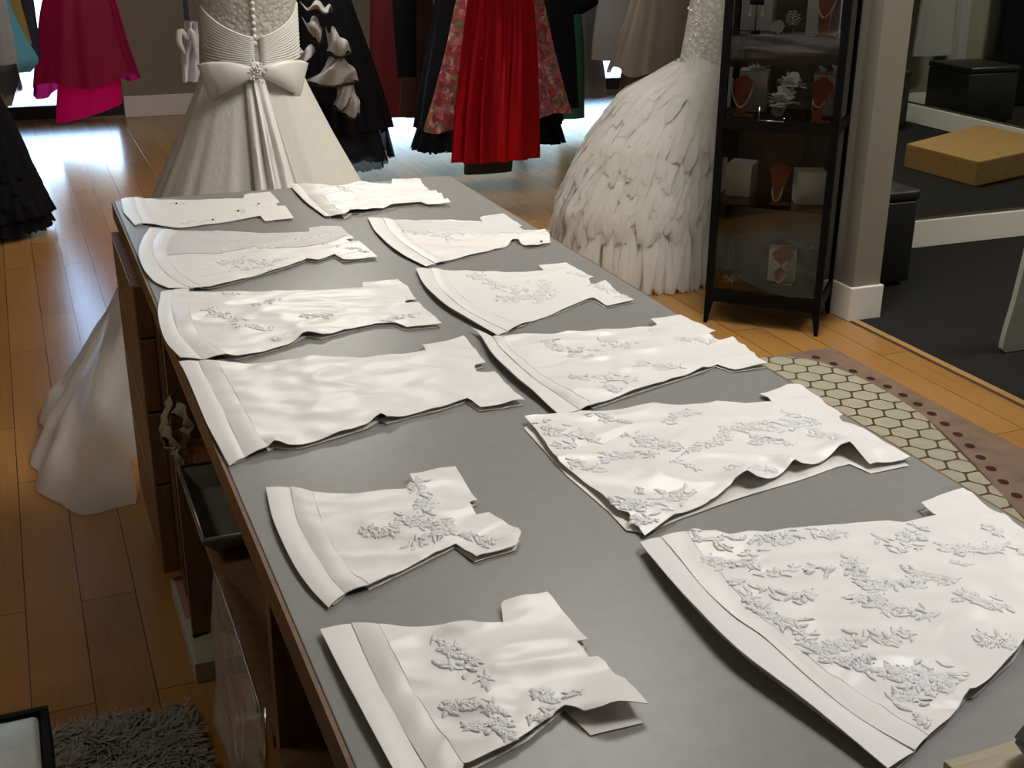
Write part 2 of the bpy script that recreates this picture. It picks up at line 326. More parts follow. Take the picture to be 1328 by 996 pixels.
def tray(x0, x1, y0, y1, z, label):
    t = thing('metal_tray', label, 'tray', ((x0+x1)/2, (y0+y1)/2, z)); h = .045; s = .03
    bm = bmesh.new(); V = []
    for dx, zz in ((s, z+.002), (0, z+h), (-.006, z+h), (-.006, z+h-.006), (s-.004, z)):
        V.append([bm.verts.new(p) for p in ((x0+dx, y0+dx, zz), (x1-dx, y0+dx, zz), (x1-dx, y1-dx, zz), (x0+dx, y1-dx, zz))])
    for a, b in zip(V, V[1:]):
        for k in range(4): bm.faces.new((a[k], a[(k+1) % 4], b[(k+1) % 4], b[k]))
    bm.faces.new(V[0]); bm.faces.new(V[-1][::-1]); bmesh.ops.recalc_face_normals(bm, faces=bm.faces)
    obj('pan', bm, 'metal', t, False)
    bm = bmesh.new(); r = .0035
    tube(bm, [(x0, y0, z+h), (x1, y0, z+h), (x1, y1, z+h), (x0, y1, z+h), (x0, y0, z+h)], r, 6); obj('rim', bm, 'rim', t)
tray(.222, .66, 2.03, 2.36, .569, 'large dull metal tray jutting from the open shelf')
tray(.275, .70, .70, 1.33, .569, 'metal tray on the shelf bay nearest the camera')
# bundle of linen ribbon and a printed cloth on the shelf
lb = thing('ribbon_bundle', 'crumpled beige linen ribbon bundle on the shelf beside drawers', 'cloth', (.25, 2.55, .569))
def curl(c, r, w, a0, a1, ph):
    """twisted ribbon loop standing on the shelf, open side towards the room"""
    bm = bmesh.new(); rows = []
    for i in range(29):
        a = a0+(a1-a0)*i/28; rr = r*(1+.16*math.sin(2*a+ph)); p = c+Vector((.010*math.sin(a*1.5+ph), math.cos(a)*rr, math.sin(a)*rr*1.25)); rad = Vector((.55, math.cos(a)*.8, math.sin(a)*.8)).normalized()
        rows.append([p+rad*(w*u)+Vector((.004*math.sin(a*6+u*2), 0, 0)) for u in (-1, -.4, .3, 1)])
    grid(bm, rows); return bm
for c, r, w, a0, a1, ph in ((Vector((.224, 2.540, .638)), .038, .014, -.4, 5.2, 0), (Vector((.222, 2.475, .625)), .024, .012, 1.0, 6.6, 2), (Vector((.235, 2.44, .602)), .017, .011, 2.0, 7.4, 1), (Vector((.25, 2.50, .655)), .026, .013, 0, 5, 3)):
    solid(obj('ribbon_loop', curl(c, r, w, a0, a1, ph), 'ragcloth', lb), .0025)
bm = bmesh.new(); box(bm, .255, .36, 2.40, 2.52, .5685, .60, .006); o = obj('printed_cloth', bm, 'print_red', lb); o['label'] = 'rust red printed cloth'
# flat boxed picture on the floor under the shelf
pc = thing('picture_box', 'flat pink and sage boxed picture on the floor under the shelf', 'box', (.32, 2.7, 0))
obj('case', B(.222, .42, 2.49, 2.905, 0, .055, .003), 'paper', pc, False)
obj('pink_panel', B(.230, .412, 2.69, 2.897, .0552, .0565), 'pink', pc, False); obj('sage_panel', B(.230, .412, 2.498, 2.687, .0552, .0565), 'sage', pc, False)
bm = bmesh.new(); tube(bm, [(.236, 2.60, .058), (.29, 2.615, .058), (.34, 2.57, .058), (.37, 2.50, .058)], .006, 6); obj('black_curve', bm, 'blackcloth', pc)
fb = thing('feather_boa', 'black feather bundle lying on the boxed picture', 'feathers', (.3, 2.75, .06))
bm = bmesh.new(); sp = cr([(.36, 2.70, .09), (.31, 2.73, .10), (.28, 2.725, .10), (.31, 2.72, .11)], 60)
for p in sp:
    for k in range(10):
        d = Vector((R.gauss(0, 1), R.gauss(0, 1), R.gauss(0, .7)+.2)).normalized()*R.uniform(.03, .055); q = p+d; q.z = max(.060, q.z); q.x = max(.242, q.x); q.y = max(2.65, q.y) if q.z > .06 else q.y; q.y = min(q.y, 2.75)
        s = d.cross(Vector((0, 0, 1))).normalized()*.004; md = p+d*.6; md.z = max(.061, md.z)
        vs = [bm.verts.new(x) for x in (p, md+s, q, md-s)]; bm.faces.new(vs)
obj('plume', bm, 'blackfeather', fb, False)
bm = bmesh.new(); tube(bm, [(.242, 2.675, .066), (.30, 2.665, .07), (.37, 2.70, .08)], [.002, .008, .004], 6); obj('quill', bm, 'blackfeather', fb)
# clear plastic bag hanging over the shelf edge, white roll behind its foot
pb = thing('plastic_bag', 'clear plastic bag hanging off the shelf edge above the rug', 'bag', (.2, 1.75, .0))
L = cr([on_x(278, 733, .228), on_x(283, 780, .205), on_x(289, 850, .18), on_x(294, 930, .16), on_x(297, 990, .15), Vector((.15, 1.50, .05))], 30)
Rr = cr([on_x(279, 734, .228), on_x(300, 790, .205), on_x(330, 880, .18), on_x(345, 930, .165), on_x(350, 985, .16), Vector((.16, 1.28, .05))], 30)
bm = bmesh.new(); rows = []
for i in range(30):
    row = []
    for j in range(24):
        u = j/23; p = L[i].lerp(Rr[i], u); n = noise.noise(Vector((u*5, i*.22, 3)))*.012+abs(noise.noise(Vector((u*9, i*.12, 9))))*.018
        row.append(p+Vector((-(math.sin(u*PI)*.012+n)*min(1, i/6), 0, 0)))
    rows.append(row)
grid(bm, rows); obj('film', bm, 'film', pb)
bm = bmesh.new(); tube(bm, [p+Vector((-.004, 0, 0)) for p in Rr[:18]], .0018, 5); o = obj('bag_edge', bm, 'chrome', pb); o['label'] = 'bright glinting edge of the film'
rl = thing('paper_roll', 'white wrapped roll standing behind the clear plastic bag', 'roll', (.31, 1.72, 0))
bm = bmesh.new(); tube(bm, [(.225, 1.41, .03), (.222, 1.41, .20), (.218, 1.415, .40), (.222, 1.42, .45)], [.045, .047, .045, .028], 20); obj('wrap', bm, 'roll', rl)

# ------------------------------------------------------------------ the twelve cut-out infant gowns
def inside(p, poly):
    c = False; j = len(poly)-1
    for i in range(len(poly)):
        a, b = poly[i], poly[j]
        if (a.y > p.y) != (b.y > p.y) and p.x < (b.x-a.x)*(p.y-a.y)/(b.y-a.y)+a.x: c = not c
        j = i
    return c
def dist_poly(p, poly):
    best = 9
    for i in range(len(poly)):
        a, b = poly[i-1], poly[i]; d = b-a; l = d.length_squared
        t = 0 if l == 0 else max(0, min(1, (p-a).dot(d)/l)); best = min(best, (a+d*t-p).length)
    return best
def densify(poly, s):
    out = []
    for i in range(len(poly)):
        a, b = poly[i-1], poly[i]; n = max(1, int((b-a).length/s)); out += [a.lerp(b, k/n) for k in range(n)]
    return out
def sheet(poly, zf, step):
    """cloth cut to an outline: triangulated inside it, height from zf"""
    bd = densify(poly, step*.8); pts = list(bd); xs = [p.x for p in bd]; ys = [p.y for p in bd]
    x = min(xs); row = 0
    while x < max(xs):
        y = min(ys) + (row % 2)*step/2
        while y < max(ys):
            q = Vector((x+R.uniform(-.15, .15)*step, y+R.uniform(-.15, .15)*step))
            if inside(q, bd) and dist_poly(q, bd) > step*.55: pts.append(q)
            y += step
        x += step*.87; row += 1
    n = len(bd); r = delaunay_2d_cdt(pts, [(i, (i+1) % n) for i in range(n)], [], 1, 1e-6)
    bm = bmesh.new(); V = [bm.verts.new((p.x, p.y, zf(p))) for p in r[0]]
    for f in r[2]:
        try: bm.faces.new([V[i] for i in f])
        except ValueError: pass
    bmesh.ops.recalc_face_normals(bm, faces=bm.faces)
    if sum(f.normal.z for f in bm.faces) < 0: bmesh.ops.reverse_faces(bm, faces=bm.faces)
    return bm
def leaf(bm, c, zf, a, L, W):
    """one corded leaf: raised rim, sunken middle"""
    d = Vector((math.cos(a), math.sin(a))); s = Vector((-d.y, d.x)); n = 10; o, i_ = [], []
    bend = R.uniform(-.25, .25)
    for k in range(n):
        t = 2*PI*k/n; u = math.cos(t); w = math.sin(t)*(1-.45*abs(u)**2); p = c+d*(u*L/2)+s*(w*W/2+bend*W*u*u)
        o.append(bm.verts.new((p.x, p.y, zf(p)+.0003))); q = c+d*(u*L*.36)+s*(w*W*.34+bend*W*u*u); i_.append(bm.verts.new((q.x, q.y, zf(q)+.0019)))
    m_ = bm.verts.new((c.x, c.y, zf(c)+.0008))
    for k in range(n):
        bm.faces.new((o[k], o[(k+1) % n], i_[(k+1) % n], i_[k])); bm.faces.new((i_[k], i_[(k+1) % n], m_))
def P(q): v = on_z(q[0], q[1], TZ+.004); return Vector((v.x, v.y))
ctr = thing
def gown(label, hem, body, strokes=(), bumps=(), z0=0.0, amp=.004, lift=.004, back=None, seed=1, ls=1.0, dens=1.7, pins=(), pinm='darkbead', step=.009, overlay=None):
    """hem: three pixel polylines (outer, fold, seam) from the photo; body: outline from the seam's top round to its foot; all laid on the table plane"""
    bw = [P(q) for q in body]
    if hem:
        hz = (lift*.75, .004, .004)
        H = [[Vector((p.x, p.y)) for p in cr([on_z(q[0], q[1], TZ+z0+zz)*1.0 for q in h], 40)] for h, zz in zip(hem, hz)]
    else: H = None
    outl = bw + (H[2][::-1][1:-1] if H else [])
    cen = sum(outl, Vector((0, 0)))/len(outl)
    t = thing('infant_gown', label, 'gown', (cen.x, cen.y, TZ+z0), 'cut-out white infant gowns on the worktop')
    BP = [(P((b[0], b[1])), b[2], b[3]) for b in bumps]
    nb = TZ+z0
    def wr(p):
        n1 = noise.noise(Vector((p.x*10+seed*7, p.y*10, seed))); n2 = noise.noise(Vector((p.x*22+p.y*14, p.y*30-p.x*14, seed+3)))
        n3 = 1-2*abs(noise.noise(Vector((p.x*7+p.y*5, p.y*13, seed+8))))
        return max(0, .55+.95*n1+.45*n2+.75*max(0, n3)**3)*amp*1.1
    def zt(p):
        z = nb+.0045+wr(p)
        for c, r, h in BP: z += h*math.exp(-((p-c).length/r)**2)
        return z
    def zb(p): return nb+.0016+.0012*max(0, noise.noise(Vector((p.x*14, p.y*14, seed+5))))
    # under layer, slightly off register
    bk = [P(q) for q in back] if back else [p+(cen-p)*.012+Vector((-.001, -.0025)) for p in outl]
    solid(obj('back_panel', sheet(bk, zb, .016), 'satin_under', t), .0008)
    solid(obj('front_panel', sheet(outl, zt, step), 'satin', t), .0009)
    if overlay:  # thin opaque grey layer over part of the front panel
        o = solid(obj('grey_panel', sheet([P(q) for q in overlay], lambda p: zt(p)+.0011, .009), 'overlay', t), .0004); o['label'] = 'grey overlay panel over the upper half'
    if H:
        def band(A, Bc, za, zb_, nm, over=0, m='hem'):
            bm = bmesh.new(); rows = []
            for i in range(40):
                row = []; d = Bc[i]-A[i]
                for j in range(8):
                    u = j/7; q = A[i]+d*(u*(1+over)); k = noise.noise(Vector((i*.13, seed*3.1, u*.8)))*.0018
                    z = za(i)*(1-u)+zb_(i)*u + math.sin(u*PI)*.0016 + k*(1-.5*u)
                    row.append(Vector((q.x, q.y, nb+max(.0024, z))))
                rows.append(row)
            grid(bm, rows); bmesh.ops.recalc_face_normals(bm, faces=bm.faces)
            if sum(f.normal.z for f in bm.faces) < 0: bmesh.ops.reverse_faces(bm, faces=bm.faces)
            solid(obj(nm, bm, m, t), .0012)
        lf = lambda i: lift*(.55+.45*math.sin(PI*i/39))+.002
        band(H[0], H[1], lf, lambda i: .0048, 'hem_band', .06)
        band(H[1], H[2], lambda i: .0057+.09*lift, lambda i: zt(H[2][i])-nb-.0006, 'hem_band', .03)
        # folded turn-ups of the lower hem seen from below the edge
        bm = bmesh.new(); rows = []
        for i in range(40):
            a, b_ = H[0][i], H[1][i]; rows.append([Vector((*a.lerp(b_, u), nb+.0012)) for u in (.3, .6, 1.05)])
        grid(bm, rows); solid(obj('hem_lining', bm, 'satin_under', t), .0006)
    # lace sprigs with beads
    for st in strokes:
        pts, w, n = st[0], st[1]*1.15, max(5, int(st[2]*dens*.5)); sp = [Vector((*P(q), 0)) for q in pts]; wid = (P((pts[0][0], pts[0][1]))-P((pts[0][0]+w, pts[0][1]))).length
        cv = cr(sp, 60) if len(sp) > 2 else even(sp, 60)
        bm = bmesh.new(); bb = bmesh.new()
        for k in range(n):
            i = R.randrange(59); c = Vector((cv[i].x, cv[i].y)); tg = (cv[i+1]-cv[i]); a0 = math.atan2(tg.y, tg.x)
            off = R.gauss(0, .45)*wid; c = c+Vector((-math.sin(a0), math.cos(a0)))*off
            if not inside(c, outl): continue
            a = a0 + (R.choice((-1, 1))*R.uniform(.2, 1.1) if R.random() < .8 else R.uniform(0, 6.28)) + (PI if R.random() < .3 else 0)
            leaf(bm, c, zt, a, R.uniform(.012, .023)*ls, R.uniform(.0050, .0080)*ls)
            if R.random() < .5:
                for _ in range(R.choice((1, 2))):
                    q = c+Vector((R.gauss(0, .004), R.gauss(0, .004))); ball(bb, (q.x, q.y, zt(q)+.0014), R.uniform(.0009, .0014), 1)
        if n > 13:                                         # rosettes along the denser sprigs
            for k in range(max(1, n//16)):
                q0 = cv[R.randrange(8, 52)]; c = Vector((q0.x, q0.y))
                if not inside(c, outl): continue
                for m_ in range(6): leaf(bm, c+Vector((math.cos(m_*1.047), math.sin(m_*1.047)))*.009*ls, zt, m_*1.047, .013*ls, .009*ls)
                for m_ in range(7): q = c+Vector((R.gauss(0, .0025), R.gauss(0, .0025))); ball(bb, (q.x, q.y, zt(q)+.0018), .0013, 1)
        if len(bm.verts) == 0: bm.free(); bb.free(); continue
        lo = obj('lace_applique', bm, 'lace', t, True)
        if len(bb.verts): obj('bead_trim', bb, 'bead', lo)
        else: bb.free()
    for q in pins:
        c = P(q); bm = bmesh.new(); ball(bm, (c.x, c.y, zt(c)+.0025), .0032, 2, (1, 1, .8)); o = obj('dark_stone', bm, pinm, t); o['label'] = 'small dark stone'
    return t
GL = []
# far end, left column
gown('narrow white infant gown with dark stones, far left corner of the worktop',
 [[(157, 258.5), (160, 275), (168, 285), (175, 293)], [(173.8, 256), (177, 267), (181, 279), (185, 290)], [(187, 257.5), (194, 272), (202, 285), (210, 293)]],
 [(187, 257.5), (207, 259.5), (245, 260), (275, 258.5), (316, 257.8), (317, 253), (350, 249), (362.5, 262.8), (358, 264.5), (360, 267.8), (370, 267.8), (381, 284), (343.8, 287.8), (337.5, 281.5), (290, 289), (257, 294), (232, 296.5), (210, 293)],
 [([(215, 266), (240, 265)], 6, 9), ([(230, 291), (275, 287)], 6, 14), ([(290, 275), (318, 276)], 6, 10), ([(325, 269), (345, 266)], 5, 7)], pins=[(229, 266), (276, 286.5), (309, 276), (335.5, 266.5)], amp=.002, seed=1, lift=.002)
gown('white infant gown covered in grey lace, left column second from the far end',
 [[(194, 295.5), (185, 310), (180, 329), (186, 349), (200, 365), (218.8, 374.2)], [(212, 297.5), (201, 310), (198.5, 326), (206, 345), (225, 362.8), (249, 374.8)], [(229.5, 300.3), (219, 312), (216, 325), (221, 341), (234, 357), (262.5, 374)]],
 [(229.5, 300.3), (262.5, 302), (300, 303), (335, 304), (362, 303.5), (402.5, 302.8), (401, 297.8), (440, 294.5), (459.5, 311.5), (449, 313.5), (453.8, 316), (465, 315), (490, 335), (446, 339), (434, 331.5), (412.5, 339), (397.5, 337.8), (375, 346.5), (345, 355), (300, 367.5), (272, 374.2), (262.5, 374)],
 [([(285, 317), (330, 322), (380, 315), (440, 303)], 16, 120), ([(285, 345), (310, 340), (350, 345)], 12, 70), ([(300, 350), (340, 350), (370, 335)], 10, 40), ([(420, 318), (460, 325), (475, 330)], 7, 18), ([(285, 330), (300, 318)], 8, 20)], amp=.003, seed=2, z0=.001, ls=.85, overlay=[(231, 301.2), (262.5, 303), (300, 304), (335, 305), (362, 304.5), (404, 303.6), (403, 298.6), (439, 295.3), (452, 306), (430, 316), (400, 321), (365, 323), (330, 322), (300, 328), (277, 331.5), (219, 333), (217, 325), (221, 312)])
gown('white infant gown with four small lace sprigs, left column third from the far end',
 [[(208.8, 379), (205, 409), (214, 441), (233.8, 464.5)], [(225, 376.5), (222.5, 399), (231, 430), (247, 452), (265, 467.5)], [(245, 377), (245, 399), (251, 421), (267, 445), (293.8, 463)]],
 [(245, 377), (246, 379.8), (305, 380), (375, 379.5), (471, 375.6), (470, 368.5), (516, 364), (519, 366.5), (530, 375), (540, 390), (530, 391), (525, 392.5), (527, 394), (542.5, 392.5), (555, 405), (573, 422), (527.5, 426), (519, 422.8), (512, 420), (487.5, 421), (450, 429), (417.5, 437.8), (398.8, 435.3), (375, 447.8), (335, 459), (307.5, 465), (293.8, 463)],
 [([(272, 404), (300, 415), (345, 432)], 12, 60), ([(290, 382), (312, 388)], 8, 16), ([(328, 400), (362, 390)], 8, 22), ([(392, 412), (430, 414)], 9, 30), ([(500, 418), (548, 408)], 9, 30), ([(355, 445), (372, 440)], 6, 10)], amp=.004, bumps=[(398, 436, .03, .008), (285, 462, .02, .004)], seed=3, ls=.9, lift=.003)
gown('plain white infant gown without lace, overhanging the left worktop edge',
 [[(232.5, 470), (245, 495), (263, 538), (274, 562), (297.5, 605)], [(257.5, 469), (262.5, 480), (280, 515), (297.5, 550), (317.5, 594)], [(281, 472), (300, 502.5), (320, 537.5), (332.5, 564), (347.5, 583.8)]],
 [(281, 472), (288, 472), (315, 473.8), (370, 470), (425, 466), (470, 465), (552, 458.8), (548, 450), (601, 438.8), (606, 443), (630, 473.8), (616, 477), (615.5, 481), (618.8, 485.5), (630, 487), (641, 485.5), (657.5, 503.8), (681, 522.5), (652.5, 527.5), (623.8, 531), (606, 519), (570, 531), (535, 538.8), (502.5, 547.5), (493.8, 544), (475, 555), (440, 565), (392.5, 579), (375, 581), (355, 579), (347.5, 583.8)],
 amp=.0045, bumps=[(494, 545, .028, .008), (355, 577, .025, .006), (470, 530, .03, .003)], seed=4, lift=.002)
gown('small short white infant gown with lace bodice, left column second from nearest',
 [[(344.5, 633), (355, 677.5), (378, 728), (401, 762), (426, 787.5)], [(377, 633), (385, 672.5), (405, 715), (425, 745), (447.5, 770.5)], [(406, 638.8), (420, 685), (445, 730), (478.8, 762.5)]],
 [(406, 638.8), (465, 641), (525, 638.8), (538.8, 634.5), (531.5, 620.5), (570, 608.8), (590.8, 607), (602.5, 627.5), (619.5, 651), (608.8, 655.5), (617.5, 670), (633.8, 667), (660, 683.8), (672, 690), (676, 698), (670, 711), (640, 719), (617.5, 726), (605, 717), (591, 707), (560, 722.5), (515, 745), (478.8, 762.5)],
 [([(470, 692), (500, 697), (520, 695)], 10, 28), ([(505, 683), (545, 680), (590, 690)], 16, 60), ([(535, 625), (545, 650), (555, 675)], 14, 42), ([(530, 715), (550, 705), (590, 690)], 12, 30), ([(600, 695), (640, 708)], 10, 36)],
 amp=.004, bumps=[(672, 700, .03, .008), (500, 660, .03, .002)], seed=5, lift=.006, ls=.95)
gown('white infant gown nearest the camera in the left column, with two lace sprays',
 [[(415, 815.8), (439.5, 867), (472, 929.5), (508, 996), (540, 1055)], [(455.8, 809.8), (482, 869.5), (517, 937), (552, 996), (583, 1040)], [(490.8, 812), (522, 874.5), (557, 932), (602, 995)]],
 [(490.8, 812), (544.5, 814.5), (604.5, 813), (620, 815), (652.5, 812.5), (650, 787), (652.5, 784), (710, 772), (725, 788), (762.5, 833), (748, 837.5), (763.8, 858), (775, 855), (785, 860.8), (797.5, 879.5), (810, 885.8), (840, 925.8), (810, 929.5), (782.5, 934), (757.5, 933), (732.5, 920), (710, 935.8), (687.5, 954.5), (657.5, 973), (610, 994), (602, 995)],
 [([(562, 832), (585, 845), (612, 868), (630, 900)], 15, 62), ([(565, 862), (600, 872)], 8, 10), ([(572, 925), (610, 920), (640, 928)], 13, 44), ([(605, 945), (635, 950), (668, 962)], 11, 36), ([(640, 925), (655, 950)], 12, 20), ([(698, 900), (718, 912), (755, 900)], 11, 24), ([(680, 938), (700, 940), (715, 925)], 7, 12)],
 back=[(495, 815), (604, 816), (656, 815), (655, 790), (709, 776), (758, 834), (760, 860), (783, 863), (834, 935), (800, 943), (766, 951), (745, 931), (732, 918), (686, 957), (612, 997), (603, 999), (552, 930)],
 amp=.005, bumps=[(805, 928, .045, .012), (600, 820, .02, .003)], seed=6, lift=.010, dens=1.35)
# right column
gown('crumpled narrow white infant gown at the far end of the right column',
 [[(375, 239), (394, 260.5), (421.5, 281)], [(388, 239.4), (405, 259.5), (429, 281.2)], [(405, 240.6), (420, 260), (446.5, 282.2)]],
 [(405, 240.6), (419, 242), (449, 240.6), (476.5, 242), (507.5, 241.5), (508.8, 236.5), (540, 234), (556, 247.8), (553, 249), (562.5, 249.5), (585.5, 266.5), (555, 267.8), (546, 264.5), (515, 267.8), (495, 272.8), (465, 277), (457.5, 276), (446.5, 282.2)],
 [([(440, 246), (455, 255)], 8, 22)], amp=.009, seed=7, lift=.006, ls=.85)
gown('white infant gown with a lace ridge along its middle, right column second from far end',
 [[(477, 282.8), (487.5, 301.5), (514, 326), (552.5, 346)], [(496, 283.5), (507.5, 301.5), (530, 321.5), (565, 342.8)], [(510, 286.5), (525, 304), (545, 321.5), (577.5, 340)]],
 [(510, 286.5), (542.5, 287), (592.5, 288.5), (625, 288.5), (622.5, 283.5), (652, 277.8), (677, 295), (672.5, 297), (682.5, 301.5), (707, 300), (712.5, 307), (713.8, 316), (700, 320), (681, 321), (667.5, 311), (657.5, 320), (640, 325), (605, 333.5), (577.5, 340)],
 [([(522, 302), (560, 307), (600, 305), (650, 306)], 7, 110), ([(545, 300), (575, 308), (590, 315)], 8, 40), ([(650, 306), (690, 303), (710, 306)], 6, 46)], amp=.004, bumps=[(600, 306, .022, .006), (650, 306, .022, .006), (690, 306, .022, .007), (667, 314, .015, .006), (552, 304, .02, .004)], seed=8, lift=.006, ls=.85, overlay=[(512, 287.4), (542.5, 288), (592.5, 289.5), (626, 289.5), (624.5, 284.3), (651, 278.8), (675, 295), (671, 297), (681, 302), (655, 306), (625, 304), (595, 306), (560, 306), (535, 303), (522, 299)], pins=[(702, 316)], pinm='pinhead')
gown('flared white infant gown with lace across its middle, right column third from far end',
 [[(539.5, 348), (550, 370), (575, 395), (607.5, 414.5), (646, 434.5)], [(558.8, 349), (570, 372.5), (600, 400), (630, 417), (659, 430.5)], [(575, 352.5), (592.5, 377.5), (620, 400), (672, 423.5)]],
 [(575, 352.5), (612.5, 353.8), (662.5, 354.5), (705, 352.5), (698.8, 345), (733.8, 340.5), (770, 361), (763.8, 363.8), (766, 370), (772.5, 370), (785, 366), (800, 380), (823.8, 390), (787.5, 398), (770, 387.5), (762.5, 388.8), (725, 405), (672, 423.5)],
 [([(612, 358), (635, 368), (665, 378), (690, 380)], 14, 80), ([(645, 388), (680, 388), (715, 385)], 14, 80), ([(700, 365), (710, 372), (700, 395)], 14, 60), ([(765, 372), (800, 382), (815, 388)], 9, 34), ([(740, 355), (760, 362)], 8, 14)], amp=.003, seed=9, lift=.010, ls=.9)
gown('long white infant gown with scattered lace sprigs reaching the right worktop edge',
 [[(611, 424.5), (622.5, 433.8), (637.5, 460), (665, 487.5), (690, 507.5), (727.5, 539)], [(639, 437.8), (652.5, 456), (690, 490), (715, 507.5), (752.5, 533)], [(650, 438), (665, 457.5), (702.5, 487.5), (735, 510), (769, 528)]],
 [(650, 438), (680, 437), (715, 435), (760, 431), (800, 428.8), (845, 426), (852, 423.8), (843, 418), (882, 410.5), (912.5, 425), (927.5, 433.8), (919.5, 437), (932.5, 444.5), (950, 442), (965, 451), (980, 465), (996, 474.5), (952.5, 481), (930, 473.5), (907.5, 482.5), (860, 497.5), (825, 508.8), (800, 517.5), (769, 528)],
 [([(705, 445), (730, 455), (770, 465)], 12, 48), ([(770, 440), (795, 448), (815, 456)], 12, 36), ([(745, 498), (775, 490), (805, 497), (830, 495)], 14, 60), ([(785, 505), (800, 512)], 9, 18), ([(828, 474), (855, 478), (885, 482)], 10, 32), ([(878, 446), (900, 445), (925, 447)], 8, 24), ([(843, 430), (855, 431)], 6, 6)], amp=.0055, bumps=[(700, 465, .03, .004), (745, 500, .03, .003)], seed=10, lift=.013, ls=.95)
gown('white infant gown with raw flat hem and dense lace, right column second from nearest', None,
 [(680, 545.5), (735, 540), (785, 533.8), (835, 528.8), (885, 525.5), (940, 524.5), (965, 527), (1000, 524), (995.5, 517.5), (984.5, 512.5), (1020, 502), (1037.5, 503), (1065, 522.5), (1092.5, 542), (1087.5, 544), (1092.5, 550), (1110, 554.5), (1130, 566), (1180, 595.5), (1170, 600), (1127.5, 607), (1117.5, 600), (1100, 589), (1087.5, 590), (1067.5, 600), (1040, 611), (1030, 609), (990, 630), (980, 632), (967.5, 627.5), (952.5, 632), (938, 645), (912.5, 658), (880, 670), (865, 679), (836, 697), (815, 671), (800, 665), (780, 645), (755, 625), (726, 602.5), (710, 582.5), (695, 560)],
 [([(700, 552), (725, 565), (750, 568), (780, 572)], 20, 90), ([(720, 580), (745, 585)], 9, 14), ([(765, 540), (790, 548), (820, 555)], 9, 26), ([(862, 552), (885, 540), (910, 535)], 11, 40), ([(820, 565), (845, 580), (880, 588)], 15, 70), ([(780, 598), (820, 592), (850, 600)], 13, 60), ([(740, 600), (765, 610), (785, 615)], 11, 36), ([(880, 590), (920, 580), (945, 570)], 12, 50), ([(930, 565), (975, 558), (1020, 555), (1060, 550)], 14, 100), ([(970, 575), (1000, 572), (1030, 580)], 11, 34), ([(1015, 535), (1035, 545)], 9, 14), ([(1050, 560), (1080, 575), (1095, 578)], 11, 36), ([(940, 612), (975, 612), (1005, 615)], 11, 42), ([(870, 600), (905, 615)], 8, 16), ([(790, 655), (820, 662), (860, 655), (900, 642)], 16, 84), ([(815, 678), (840, 682), (850, 672)], 11, 26), ([(825, 638), (835, 642)], 6, 7), ([(858, 640), (866, 645)], 6, 7)],
 back=[(679, 553), (690, 546), (780, 537), (885, 529), (965, 530), (1005, 527), (999, 518), (1022, 506), (1035, 506), (1088, 543), (1093, 553), (1128, 568), (1179, 602), (1130, 612), (1102, 600), (1085, 604), (1040, 620), (980, 637.5), (930, 654), (880, 672), (838, 690), (812, 686), (790, 662), (735, 615)],
 amp=.005, bumps=[(968, 626, .03, .020), (1030, 607, .026, .014), (1100, 588, .034, .017), (938, 643, .018, .008), (860, 620, .05, .004)], seed=11, dens=1.25)
gown('largest white infant gown, nearest the camera at right, with dense beaded lace',
 [[(830, 701), (845, 722.5), (870, 755), (920, 812.5), (960, 851), (1012.5, 889), (1046, 913), (1096, 950), (1152, 994)], [(857.5, 698), (880, 725), (912.5, 765), (952.5, 802.5), (990, 829), (1054, 886), (1108.5, 929.5), (1186, 976)], [(891, 695.5), (920, 732.5), (955, 772.5), (990, 807.5), (1027, 836), (1068, 871), (1103.5, 893), (1146, 920), (1203.5, 956)]],
 [(891, 695.5), (927.5, 693.8), (945, 698.8), (995, 698.8), (1045, 691), (1048.5, 690), (1096, 687), (1151, 680.8), (1171, 683.8), (1211, 675.5), (1214, 675.7), (1193.5, 658.8), (1248.5, 638.8), (1276, 657.5), (1328, 691), (1372, 717), (1352, 727), (1378, 747), (1425, 765), (1466, 800), (1400, 822), (1352, 824), (1328, 834.5), (1316, 854.5), (1264.8, 902), (1256, 902), (1231, 934.5), (1203.5, 956)],
 [([(900, 702), (950, 710), (1000, 708), (1035, 700)], 14, 70), ([(905, 725), (945, 735), (985, 732)], 20, 60), ([(940, 760), (975, 770), (1010, 778), (1060, 782)], 16, 50), ([(960, 782), (1000, 800), (1040, 830), (1060, 850)], 18, 110), ([(985, 750), (1030, 745), (1080, 745)], 13, 40), ([(1050, 695), (1075, 700), (1095, 692)], 10, 26), ([(1130, 700), (1160, 705), (1200, 695)], 15, 44), ([(1155, 720), (1190, 715)], 9, 14), ([(1095, 728), (1110, 745), (1125, 765)], 15, 54), ([(1095, 785), (1140, 790), (1175, 800), (1215, 800)], 16, 90), ([(1125, 770), (1160, 765), (1195, 760)], 13, 50), ([(1170, 745), (1205, 752), (1240, 760)], 13, 44), ([(1215, 712), (1250, 720), (1290, 718), (1320, 715)], 16, 90), ([(1275, 685), (1300, 700)], 9, 20), ([(1240, 780), (1270, 790), (1310, 795)], 14, 60), ([(1060, 850), (1110, 840), (1150, 835), (1180, 820)], 16, 80), ([(1070, 855), (1120, 870), (1170, 880), (1210, 875)], 18, 110), ([(1150, 905), (1180, 910), (1210, 890), (1250, 880)], 20, 100), ([(1265, 840), (1290, 845), (1310, 835)], 13, 40), ([(1190, 930), (1200, 945)], 10, 18), ([(1235, 735), (1260, 740)], 8, 12)],
 amp=.006, bumps=[(1270, 820, .05, .006), (1110, 700, .06, .003), (1258, 902, .02, .005)], seed=12, lift=.020, step=.010, dens=1.2)
